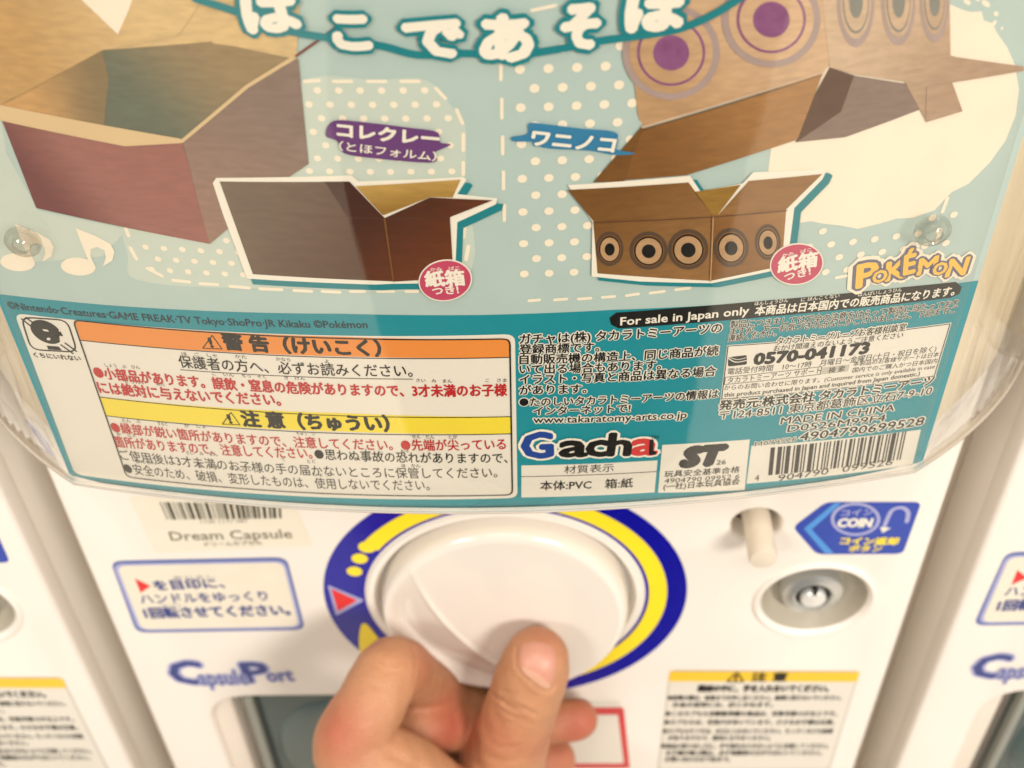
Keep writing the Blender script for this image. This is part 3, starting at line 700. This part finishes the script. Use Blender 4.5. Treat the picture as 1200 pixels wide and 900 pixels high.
# film brand logo letters
lg = empty('brand_logo', (0, 0, 0), '', ''); del lg['label']; del lg['category']; lg.parent = card
for i, (ch, a, b, hh) in enumerate((('P', (1003, 336), (1026, 331), 26), ('O', (1021, 330), (1037, 327), 13), ('K', (1037, 328), (1060, 323), 21), ('É', (1058, 320), (1070, 317), 22), ('M', (1074, 321), (1095, 317), 18), ('O', (1091, 321), (1107, 318), 13), ('N', (1107, 323), (1129, 320), 19))):
    text(CARD, ch, a, b, hh, 'ivory', L+3, lg, bold=.22, name='logo_halo'); text(CARD, ch, a, b, hh, 'gold', L+4+(i % 2)*3, lg, bold=.035, rim=.08, rim_m='slate')
text(CARD, 'TM', (1120, 326), (1130, 325), 4, 'kblack', L+2, lg)
# copyright line
text(CARD, '©Nintendo·Creatures·GAME FREAK·TV Tokyo·ShoPro·JR Kikaku ©Pokémon', (11, 361), (431, 384), 8, 'gblue', L, card, bold=.02, name='copyright_line')
bpy.data.objects['copyright_line'].data.materials[0] = mat('copyright_print', (12, 48, 60), .45)

# warning panel
wp = rpoly('warning_panel', CARD, [(17, 366.5), (603.5, 391), (606.5, 583), (88, 555.5)], .0028, 'paper', L, card)
fr = [CARD.inv(*p) for p in [(86, 374), (597.5, 396), (600.5, 579), (149, 558)]]
line('orange_edge', CARD, rounded(fr, .002, 3), .00042, 'kblack', L+3, wp, closed=True, px=False)
poly('orange_heading', CARD, [(87, 374.5), (400, 394), (597, 397), (597.5, 418), (400, 417), (95, 398)], 'orange', L+1, wp)
poly('yellow_heading', CARD, [(117.5, 464.5), (400, 483.5), (599, 487.5), (599.5, 507.5), (400, 505), (125, 486.5)], 'yellow', L+1, wp)
for a, b in (((95, 398), (598, 418)), ((117, 464.5), (599, 487.5)), ((125, 486.5), (600, 507.5))): line('rule', CARD, [a, b], 1.2, 'kblack', L+2, wp)
def warn(cx, cy, s):
    line('warning_triangle', CARD, [(cx-s, cy+s*.62), (cx, cy-s*.75), (cx+s*1.05, cy+s*.7)], 1.2, 'kblack', L+2, wp, closed=True)
    text(CARD, '!', (cx-1, cy+s*.5), (cx+1.4, cy+s*.5), s*.95, 'kblack', L+2, wp, bold=.05)
warn(249, 400.5, 11); warn(271, 490, 10)
def T(s, a, b, h, m='kblack', bold=.0, par=None, l=2, **k): return text(CARD, s, a, b, h, m, L+l, par or wp, bold=bold, **k)
T('警 告（けいこく）', (264, 408.5), (447, 416.5), 18, bold=.045)
T('注 意（ちゅうい）', (286, 498.5), (457, 504.5), 17.5, bold=.045)
T('保護者の方へ、必ずお読みください。', (212, 430), (484, 441), 14, bold=.008)
line('rule', CARD, [(212, 432.5), (484, 443.5)], 1, 'kblack', L+2, wp)
T('●小部品があります。誤飲・窒息の危険がありますので、3才未満のお子様', (113, 442), (594, 463), 13.5, 'red', .026)
T('には絶対に与えないでください。', (118, 460), (330, 475), 13.5, 'red', .026)
T('●縁部が鋭い箇所がありますので、注意してください。●先端が尖っている', (133, 506), (593, 526), 12.5, 'red', .012)
T('箇所がありますので、注意してください。', (137, 523), (367, 537), 12.5, 'red', .012)
T('●思わぬ事故の恐れがありますので、', (370, 537.3), (595, 542), 12, bold=.006)
T('ご使用後は3才未満のお子様の手の届かないところに保管してください。', (143, 538), (583, 559), 12, bold=.0)
T('●安全のため、破損、変形したものは、使用しないでください。', (148, 554), (504, 574), 12, bold=.0)
for s, a, b in (('ほ　ご　しゃ', (214, 416), (255, 418)), ('かた', (276, 419), (290, 420)), ('かなら', (324, 422), (341, 423)), ('よ', (381, 424.5), (386, 424.7)), ('しょう　ぶ　ひん', (124, 429), (165, 432)), ('ご　いん', (249, 439), (275, 441)),
                ('ちっ　そく', (284, 441.5), (312, 443)), ('き　けん', (334, 444), (358, 445)), ('さい　み　まん', (488, 447), (530, 448)), ('こ　さま', (569, 447), (594, 447)), ('ぜったい', (146, 448), (172, 450)), ('あた', (184, 451), (194, 452)),
                ('えん　ぶ', (144, 494), (166, 495)), ('するど', (186, 498), (198, 498.5)), ('か　しょ', (217, 500), (242, 501)), ('ちゅう　い', (348, 509), (370, 510)), ('せん　たん', (483, 513), (509, 513.5)), ('とが', (526, 513.5), (536, 513.5)),
                ('か　しょ', (138, 510), (160, 511.5)), ('じ　こ', (429, 529), (449, 529.5)), ('おそ', (470, 530), (480, 530)), ('さい　み　まん', (219, 532), (256, 534)), ('て', (331, 540), (335, 540)), ('とど', (361, 542), (371, 542)), ('ほ　かん', (471, 547), (493, 547)),
                ('あんぜん', (160, 542), (184, 544)), ('は　そん', (233, 547.5), (259, 549)), ('へんけい', (272, 550), (297, 552)), ('しょう', (367, 557), (386, 558))):
    T(s, a, b, 4.2, bold=.0)
# keep-out-of-mouth mark
ic = [CARD.inv(*p) for p in [(25, 371), (79, 374.5), (91, 412), (37, 409)]]
mk_ = line('mouth_mark', CARD, rounded(ic, .003, 4), .0005, 'kblack', L+1, wp, closed=True, px=False)
cc = Vector(CARD.inv(54.5, 388.5)); rr = .0044; mo = -12
poly('mark_head', CARD, [(cc.x+rr*cos(radians(a)), cc.y+rr*sin(radians(a))) for a in [mo+34+(360-68)*i/30 for i in range(31)]]+[(cc.x+.0004, cc.y)], 'kblack', L+1, wp, px=False)
poly('mark_eye', CARD, [(50, 385), (56, 385.5), (58, 388), (52, 387)], 'paper', L+2, wp); poly('mark_cheek', CARD, ell(57.5, 396.5, 2.4, 1.6, 10), 'paper', L+2, wp)
rpoly('mark_morsel', CARD, [(67, 388), (71.5, 388), (74.5, 393.5), (69, 393)], .0001, 'kblack', L+1, wp)
poly('mark_neck', CARD, [(55, 404.5), (69, 405.5), (73, 410), (57, 409)], 'kblack', L+1, wp)
for a, b in (((26, 373), (36, 381)), ((31, 371.5), (40, 378)), ((72, 403.5), (86, 413.5)), ((77, 401.5), (90, 411))): line('mark_bar', CARD, [a, b], 2.0, 'kblack', L+2, wp)
T('くちにいれない', (41, 418), (96, 422.5), 5.5, bold=.03, l=1)
# company text
ct = empty('company_text', (0, 0, 0), '', ''); del ct['label']; del ct['category']; ct.parent = card
for s, a, b, h in (('ガチャは(株) タカラトミーアーツの', (609, 402.5), (845, 389), 11.5), ('登録商標です。', (609, 414), (702, 411), 10.8), ('自動販売機の構造上、同じ商品が続', (609, 426), (841, 415.5), 11), ('いて出る場合もあります。', (609, 437.5), (774, 432), 10.8),
                   ('イラスト・写真と商品は異なる場合', (609, 449.5), (838, 439.5), 11), ('があります。', (609, 462), (687, 460), 10.8), ('●たのしいタカラトミーアーツの情報は', (609, 475.5), (841, 465.5), 10), ('インターネットで!', (625, 486), (738, 482.5), 10)):
    text(CARD, s, a, b, h, 'kblack', L+1, ct, bold=.022, rim=.075)
text(CARD, 'www.takaratomy-arts.co.jp', (625, 495), (804, 489), 8, 'kblack', L+1, ct, bold=.012, rim=.085)
# toy line logo
for s, a, b, h, m_ in (('G', (613, 535), (647, 533.5), 28, 'gblue'), ('a', (656, 533), (687, 532.5), 19.5, 'kblack'), ('c', (687, 532.5), (710, 532), 19.5, 'kblack'), ('h', (712, 532), (737, 531.5), 27, 'kblack'), ('a', (739, 531), (768, 530.5), 19.5, 'gred')):
    if s == 'h': h = 25
    text(CARD, s, a, b, h*(.68/.52 if s in 'ac' else 1), m_, L+5, ct, bold=.04, rim=.06, name='brand_logo')
poly('letter_stem', CARD, [(761, 513.5), (765.5, 513.2), (765, 526), (768.5, 527.5), (768, 531), (760, 531)], 'kblack', L+8, ct)
text(CARD, 'TM', (762, 513), (771, 512.5), 4, 'kblack', L+8, ct)
# material box
bx = poly('material_box', CARD, [(611, 545), (770.5, 539), (767, 576.5), (611, 582.5)], 'paper', L, card)
line('rule', CARD, [(611, 558), (769, 552)], 1, 'kblack', L+1, bx)
T('材質表示', (661, 554.5), (719, 552), 9, par=bx, l=1); T('本体:PVC　箱:紙', (633, 574), (741, 570.5), 10.5, par=bx, l=1, bold=.012)
bx = poly('safety_mark_box', CARD, [(776, 521), (878.5, 514.5), (872.5, 574), (771, 577)], 'paper', L, card)
T('ST', (799, 545.5), (846, 542.5), 20, bold=.10, par=bx, l=1, shear=.15); T('26', (839, 543.8), (850, 543), 5.2, par=bx, l=3)
T('玩具安全基準合格', (778, 558.8), (866, 553), 7, par=bx, l=1, bold=.01); T('4904790 09952 6', (778, 565.7), (866, 560.3), 5.3, par=bx, l=1); T('(一社)日本玩具協会', (777, 573.5), (866, 567), 7, par=bx, l=1, bold=.01)
bx = poly('barcode_box', CARD, [(880.5, 522), (1079, 503), (1069, 544.5), (874.5, 566.5)], 'paper', L, card)
barcode(CARD, (903, 524), (1062, 505), (1055, 538), (900, 556.5), 95, 'kblack', L+1, bx, 11, 'barcode')
T('4', (884, 563.5), (889, 562.8), 7, par=bx, l=1); T('904790', (911, 563.3), (970, 555), 7, par=bx, l=1); T('099526', (986, 553), (1045, 544), 7, par=bx, l=1)
for s, a, b, h, bo in (('4904790699528', (936, 516), (1081, 497), 9, .015), ('M099526', (884, 522.5), (933, 516), 5, 0), ('D0526M99F4', (922, 505.5), (1036, 492.5), 7.6, .01), ('MADE IN CHINA', (914, 496.5), (1047, 480.5), 7.6, .01),
                       ('〒124-8511 東京都葛飾区立石7-9-10', (842, 491.5), (1090, 462), 10.5, .008), ('発売元:株式会社 タカラトミーアーツ', (842, 480), (1092, 450.5), 10.8, .026)):
    text(CARD, s, a, b, h, 'kblack', L+1, ct, bold=bo, rim=.085)
for s, a, b in (('製品につきましては万全の注意をはらって製造に当たっており', (855, 383.5), (1121, 358)), ('ますが、万一お気づきの点などがございましたら、下記までご', (855, 391.7), (1119, 366)), ('連絡ください。', (853, 400), (909, 393.5))):
    text(CARD, s, a, b, 7.9, 'kblack', L+1, ct, bold=.012, rim=.05)
# support box
bx = poly('support_box', CARD, [(852, 404), (1115, 377.5), (1096, 441), (844, 468)], 'paper', L, card)
line('rule', CARD, [(853, 405), (1113, 379), (1094.5, 440), (845.5, 467)], 1.1, 'kblack', L+1, bx, closed=True)
T('タカラトミーグループお客様相談室', (909, 403.5), (1060, 386.5), 8.5, par=bx, l=2, bold=.01, rim=.1); T('おかけ間違えのないようご注意ください', (906, 411), (1057, 395), 6.5, par=bx, l=2)
T('0570-041173', (883, 426.5), (1016, 413), 12, par=bx, l=1, bold=.055)
nv = rpoly('phone_mark', CARD, [(853, 418), (875, 415.5), (875, 426.5), (853, 429)], .0006, 'kblack', L+1, bx)
line('rule', CARD, smoothpts([(853, 419), (862, 423.5), (875, 421.5)], 5, False), 1.4, 'paper', L+2, bx); line('rule', CARD, smoothpts([(854, 417.5), (864, 420.5), (875, 418)], 5, False), .9, 'paper', L+2, bx)
T('電話受付時間　10〜17時　月曜日〜金曜日(土日・祝日を除く)', (852, 438.5), (1096, 411.5), 7, par=bx, l=1)
line('rule', CARD, [(850, 441.5), (963, 429), (961, 438), (848.5, 450)], .8, 'kblack', L+1, bx, closed=True)
T('タカラトミーアーツ サポート', (852, 449), (961, 437), 7, par=bx, l=1)
poly('search_button', CARD, [(964.5, 430), (995.5, 426.5), (993.5, 434.5), (962.5, 438)], 'grey', L+1, bx); T('検 索', (970, 437), (989, 434.5), 6.6, par=bx, l=2)
T('本製品のお客様サポートは日本', (999, 428.8), (1099, 417.5), 5.4, par=bx, l=1); T('国内でのご購入かつ日本国内', (998, 436.2), (1097, 425), 5.4, par=bx, l=1)
T('からのお問い合わせに限ります。(Customer service is only available in case', (848, 457), (1094.5, 431.5), 5.8, par=bx, l=1)
T('this product purchased in Japan and inquired from Japan domestic.)', (848, 464.5), (1077, 439.5), 4.6, par=bx, l=1, bold=.01)
# black sale strip
ps = [(722, 366), (800, 360), (900, 351.5), (1000, 342.5), (1060, 336), (1120, 330), (1127, 336), (1124, 344), (1114, 348.5), (1040, 357), (960, 365), (880, 372.5), (800, 379), (725, 384.5), (716, 380), (714, 372)]
pl = poly('sale_strip', CARD, ps, 'kblack', L, card)
T('For sale in Japan only', (727, 380.5), (877, 367.5), 9, 'white', .02, par=pl, l=1)
T('本商品は日本国内での販売商品になります。', (884, 369), (1117, 345.5), 10.5, 'white', .025, par=pl, l=1)
for s, a, b in (('ほんしょうひん', (884, 357.5), (923, 353.5)), ('に ほんこくない', (938, 353), (983, 348)), ('はんばいしょうひん', (1005, 347), (1056, 341))): T(s, a, b, 4.5, 'white', .01, par=pl, l=1)

# ================================================================ PERSON: hand, sleeve, jacket
def at(px, py, Y):
    d = ray(px, py); t = (Y-CAMP.y)/d.y; return CAMP+d*t
person = empty('person', (0.1, -0.6, -0.998), 'person in a dark jacket gripping the white knob between thumb and curled fingers', 'person')
HM = mat('skin', (190, 136, 98), .5, .16, 90, .5, 1400, sss=.08)
def skin_material(m, spots):
    nt = m.node_tree; b = nt.nodes['Principled BSDF']
    at_ = nt.nodes.new('ShaderNodeAttribute'); at_.attribute_name = 'flush'
    src = b.inputs['Base Color'].links[0].from_socket
    mx = nt.nodes.new('ShaderNodeMix'); mx.data_type = 'RGBA'
    mx.inputs[7].default_value = (*lin((178, 90, 68)), 1)
    vo = nt.nodes.new('ShaderNodeTexVoronoi'); vo.feature = 'DISTANCE_TO_EDGE'; vo.inputs['Scale'].default_value = 950
    no2 = nt.nodes.new('ShaderNodeTexNoise'); no2.inputs['Scale'].default_value = 160; no2.inputs['Detail'].default_value = 6
    ad = nt.nodes.new('ShaderNodeMath'); ad.operation = 'MULTIPLY_ADD'; ad.inputs[1].default_value = 1.6
    tcc = nt.nodes.new('ShaderNodeTexCoord'); bb = nt.nodes.new('ShaderNodeBump'); bb.inputs['Strength'].default_value = .55; bb.inputs['Distance'].default_value = .0005
    K = nt.links.new; K(tcc.outputs['Object'], vo.inputs['Vector']); K(tcc.outputs['Object'], no2.inputs['Vector']); K(no2.outputs['Fac'], ad.inputs[0]); K(vo.outputs['Distance'], ad.inputs[2])
    K(ad.outputs[0], bb.inputs['Height']); K(b.inputs['Normal'].links[0].from_socket, bb.inputs['Normal']); K(bb.outputs[0], b.inputs['Normal'])
    nt.links.new(at_.outputs['Fac'], mx.inputs[0]); nt.links.new(src, mx.inputs[6]); nt.links.new(mx.outputs[2], b.inputs['Base Color'])
def build_hand():
    bm = bmesh.new()
    def ball(c, r): bmesh.ops.create_icosphere(bm, subdivisions=3, radius=r, matrix=Matrix.Translation(c))
    def cone(a, b, r1, r2):
        d = b-a
        if d.length < 1e-6: return
        q = d.to_track_quat('Z', 'Y').to_matrix().to_4x4()
        bmesh.ops.create_cone(bm, cap_ends=True, segments=28, radius1=r1, radius2=r2, depth=d.length, matrix=Matrix.Translation((a+b)/2) @ q)
    def chain(pts):
        P = [(at(x, y, Y), r) for x, y, Y, r in pts]
        # resample smoothly
        Q = []
        n = len(P)
        for i in range(n-1):
            g = lambda k: P[max(0, min(n-1, k))]
            for k in range(4):
                t = k/4; f = lambda a, b, c, d: .5*((2*b)+(c-a)*t+(2*a-5*b+4*c-d)*t*t+(3*b-a-3*c+d)*t**3)
                Q.append((f(g(i-1)[0], g(i)[0], g(i+1)[0], g(i+2)[0]), f(g(i-1)[1], g(i)[1], g(i+1)[1], g(i+2)[1])))
        Q.append(P[-1])
        for p, r in Q: ball(p, r)
        for (p, r), (q, s) in zip(Q, Q[1:]): cone(p, q, r, s)
    # thumb
    chain([(629, 772, -.0265, .0128), (624, 790, -.0280, .0146), (612, 825, -.0315, .0148), (598, 868, -.0360, .0162), (582, 920, -.0420, .0190), (562, 985, -.0500, .0225), (540, 1080, -.0560, .0250)])
    # index finger
    chain([(540, 990, -.0640, .0200), (462, 925, -.0660, .0175), (412, 878, -.0600, .0150), (434, 828, -.0500, .0134), (460, 784, -.0350, .0128), (492, 797, -.0210, .0108), (530, 821, -.0128, .0102), (576, 838, -.0110, .0094)])
    # middle finger
    chain([(520, 1010, -.0600, .0200), (450, 955, -.0560, .0165), (462, 890, -.0420, .0130), (496, 850, -.0300, .0125), (556, 852, -.0200, .0115), (620, 848, -.0170, .0100), (676, 843, -.0150, .0093)])
    # ring finger
    chain([(530, 1060, -.0560, .0200), (480, 990, -.0480, .0150), (505, 910, -.0330, .0120), (570, 890, -.0230, .0110), (650, 890, -.0170, .0098)])
    chain([(540, 1090, -.0500, .0180), (500, 1030, -.0440, .0140), (525, 960, -.0330, .0110), (590, 935, -.0250, .0100), (655, 935, -.0180, .0088)])
    # palm heel and the web between thumb and index
    chain([(430, 888, -.0620, .0150), (475, 905, -.0620, .0150), (520, 940, -.0620, .0150), (560, 975, -.0600, .0180)])
    chain([(520, 960, -.0660, .0220), (530, 1020, -.0660, .0270), (545, 1100, -.0660, .0290), (560, 1210, -.0720, .0280)])
    w0 = at(560, 1210, -.0720); w1 = w0+Vector((.02, -.10, -.06)); w2 = w0+Vector((.06, -.22, -.12))
    for p, r in ((w0, .028), (w1, .030), (w2, .036)): ball(p, r)
    cone(w0, w1, .028, .030); cone(w1, w2, .030, .036)
    me = bpy.data.meshes.new('h'); bm.to_mesh(me); bm.free()
    ob = bpy.data.objects.new('h', me); COL.objects.link(ob)
    r = ob.modifiers.new('r', 'REMESH'); r.mode = 'VOXEL'; r.voxel_size = .00115; r.adaptivity = 0
    s = ob.modifiers.new('s', 'SMOOTH'); s.factor = .6; s.iterations = 7
    me2 = bpy.data.meshes.new_from_object(ob.evaluated_get(bpy.context.evaluated_depsgraph_get()))
    bpy.data.objects.remove(ob)
    return me2, w1, w2
hme, W1, W2 = build_hand()
bvh = BVHTree.FromPolygons([v.co.copy() for v in hme.vertices], [list(p.vertices) for p in hme.polygons])
def on_hand(px, py):
    h = bvh.ray_cast(CAMP, ray(px, py).normalized()); return h[0], h[1]
from mathutils.kdtree import KDTree
kd = KDTree(len(hme.vertices))
for i, v in enumerate(hme.vertices): kd.insert(v.co, i)
kd.balance()
norm = [v.normal.copy() for v in hme.vertices]
disp = {}
def crease(pts, depth, width):
    q = smoothpts(pts, 6, False)
    hits = [on_hand(*p)[0] for p in q]; hits = [h for h in hits if h]
    best = {}
    for j, h in enumerate(hits):
        e = sin(pi*(j+.7)/(len(hits)+.4))**.5
        for c, i, d in kd.find_range(h, width*3):
            a = depth*e*(math.exp(-(d/width)**2)-.35*math.exp(-((d-2*width)/(width))**2)); 
            if abs(a) > abs(best.get(i, 0)): best[i] = a
    for i, a in best.items(): disp[i] = disp.get(i, 0)-a
crease([(575, 812), (586, 820), (600, 830), (612, 833)], .0009, .0011)
crease([(600, 824), (614, 830), (628, 838)], .0008, .0011)
crease([(588, 809), (598, 812), (606, 811)], .0005, .0009)
crease([(583, 828), (598, 838), (618, 844)], .00045, .0012)
crease([(596, 850), (610, 846), (626, 850)], .0003, .0012)
crease([(430, 800), (445, 806), (462, 805)], .0003, .0012)
crease([(480, 750), (486, 770), (484, 800)], .0004, .0012)
crease([(605, 758), (606, 782), (621, 798), (641, 811), (652, 800)], .0007, .0009)
crease([(404, 838), (416, 842), (430, 846)], .0003, .0012); crease([(450, 880), (490, 900), (520, 925)], .0004, .0020)
crease([(572, 870), (592, 876), (616, 872)], .00035, .0013); crease([(566, 884), (590, 892), (618, 888)], .0003, .0015)
crease([(440, 770), (452, 778), (470, 778)], .0003, .0010); crease([(436, 778), (450, 786), (470, 787)], .0003, .0010)
flush = [0.0]*len(hme.vertices)
def blush(px, py, r, a):
    h = on_hand(px, py)[0]
    if not h: return
    for c, i, d in kd.find_range(h, r*2.2): flush[i] = min(1, flush[i]+a*math.exp(-(d/r)**2))
for q in ((392, 865, .013, .75), (400, 845, .010, .3), (645, 745, .010, .28), (630, 748, .008, .2), (500, 780, .012, .55), (540, 850, .014, .6), (520, 830, .012, .5), (580, 860, .012, .5), (690, 840, .012, .8), (670, 860, .012, .6), (655, 885, .014, .8), (640, 870, .01, .5), (520, 870, .01, .5)): blush(q[0], q[1], q[2], q[3]*.75)
for i, d in disp.items(): hme.vertices[i].co += norm[i]*d
for i, v in enumerate(hme.vertices):
    n3 = sin(v.co.x*410)*sin(v.co.y*380+1)*sin(v.co.z*450+2); v.co += norm[i]*.00028*n3
for v in hme.vertices: v.co *= S
hme.transform(Matrix.Identity(4))
a_ = hme.attributes.new('flush', 'FLOAT', 'POINT'); a_.data.foreach_set('value', flush)
for p in hme.polygons: p.use_smooth = True
skin_material(HM, None)
hme.materials.clear(); hme.materials.append(HM); hme.name = 'hand'
hand = bpy.data.objects.new('hand', hme); COL.objects.link(hand); hand.parent = person
hand.matrix_parent_inverse = Matrix.Translation(-Vector(person.location))
# thumb nail laid on the thumb
nail_out = smoothpts([(607, 760), (608, 782), (622, 796), (641, 809), (650, 797), (654, 775), (648, 757), (630, 750), (614, 752)], 5)
def nail(name, outline, m, lift, shrink=1.0):
    cx_, cy_ = sum(p[0] for p in outline)/len(outline), sum(p[1] for p in outline)/len(outline)
    V, Fc = [], []; n = len(outline); R_ = 7
    for j in range(R_+1):
        for p in outline:
            t = j/R_; h, nn = on_hand(cx_+(p[0]-cx_)*(1-t)*shrink, cy_+(p[1]-cy_)*(1-t)*shrink)
            if h is None: h, nn = Vector(V[-1]) if V else Vector((0, 0, 0)), Vector((0, 0, 1))
            V.append(tuple(h+nn*(lift if j > 0 else -.0004)))
    for j in range(R_):
        for i in range(n): Fc.append((j*n+i, j*n+(i+1) % n, (j+1)*n+(i+1) % n, (j+1)*n+i))
    o = mk(name, V, Fc, m, None, smooth=True); o.parent = person; o.matrix_parent_inverse = Matrix.Translation(-Vector(person.location)); return o
nm = mat('nail', (198, 140, 118), .42, .05, 60)
nail('thumb_nail', nail_out, nm, .00035)
nl = mat('nail_base', (204, 156, 130), .42, .04, 60)
nail('nail_base', smoothpts([(609, 779), (616, 782), (630, 789), (643, 799), (647, 806), (641, 808.5), (624, 797), (611, 786)], 4), nl, .0005)
# sleeve and jacket
def tube(name, pts, m, n=28):
    V, Fc = [], []
    for j, (p, r, sx) in enumerate(pts):
        a = pts[max(0, j-1)][0]; b = pts[min(len(pts)-1, j+1)][0]; d = (b-a).normalized()
        u = d.cross(Vector((0, 0, 1)));  u = u.normalized() if u.length > .1 else Vector((1, 0, 0)); v = d.cross(u)
        for i in range(n):
            t = 2*pi*i/n; wr = 1+.05*sin(5*t+j*1.7)+.04*sin(3*t-j*2.3)
            V.append(tuple(p+(u*cos(t)*sx+v*sin(t))*r*wr))
    for j in range(len(pts)-1):
        for i in range(n): Fc.append((j*n+i, j*n+(i+1) % n, (j+1)*n+(i+1) % n, (j+1)*n+i))
    Fc.append(list(range(n))); Fc.append([(len(pts)-1)*n+i for i in range(n)])
    o = mk(name, V, Fc, m, None, smooth=True); o.parent = person; o.matrix_parent_inverse = Matrix.Translation(-Vector(person.location)); return o
Vc = Vector
sh = Vc((-.16, -.62, .12))
tube('sleeve', [(W2+Vc((-.012, .03, .016)), .036, 1), (W2, .043, 1), (W2.lerp(Vc((-.10, -.58, -.22)), .5), .05, 1), (Vc((-.10, -.58, -.22)), .056, 1), (Vc((-.14, -.62, -.08)), .058, 1), (sh, .062, 1)], 'coat')
JX = .10
tube('jacket', [(Vc((JX, -.66, -.95)), .12, 1.5), (Vc((JX, -.66, -.5)), .125, 1.5), (Vc((JX, -.65, -.25)), .13, 1.55), (Vc((JX, -.64, 0)), .13, 1.7), (Vc((JX, -.64, .12)), .12, 1.8), (Vc((JX, -.65, .20)), .10, 1.5), (Vc((JX, -.66, .25)), .05, 1.1)], 'coat')

# ================================================================ NEIGHBOURS
names = {-.350: 'cream capsule vending machine partly seen at the left edge, yellow-topped caution sticker showing', .350: 'cream capsule vending machine at the right edge, red arrow label and chute corner showing'}
src = [o for o in COL.objects if o.parent == mach]
sub = {o: [c for c in COL.objects if c.parent == o] for o in src}
for dx in (-.350, .350):
    r = mach.copy(); COL.objects.link(r); r.location = Vector((dx, 0, 0))*S; r['label'] = names[dx]
    for ch in src:
        c = ch.copy(); COL.objects.link(c); c.parent = r
        for g in sub[ch]:
            d = g.copy(); COL.objects.link(d); d.parent = c
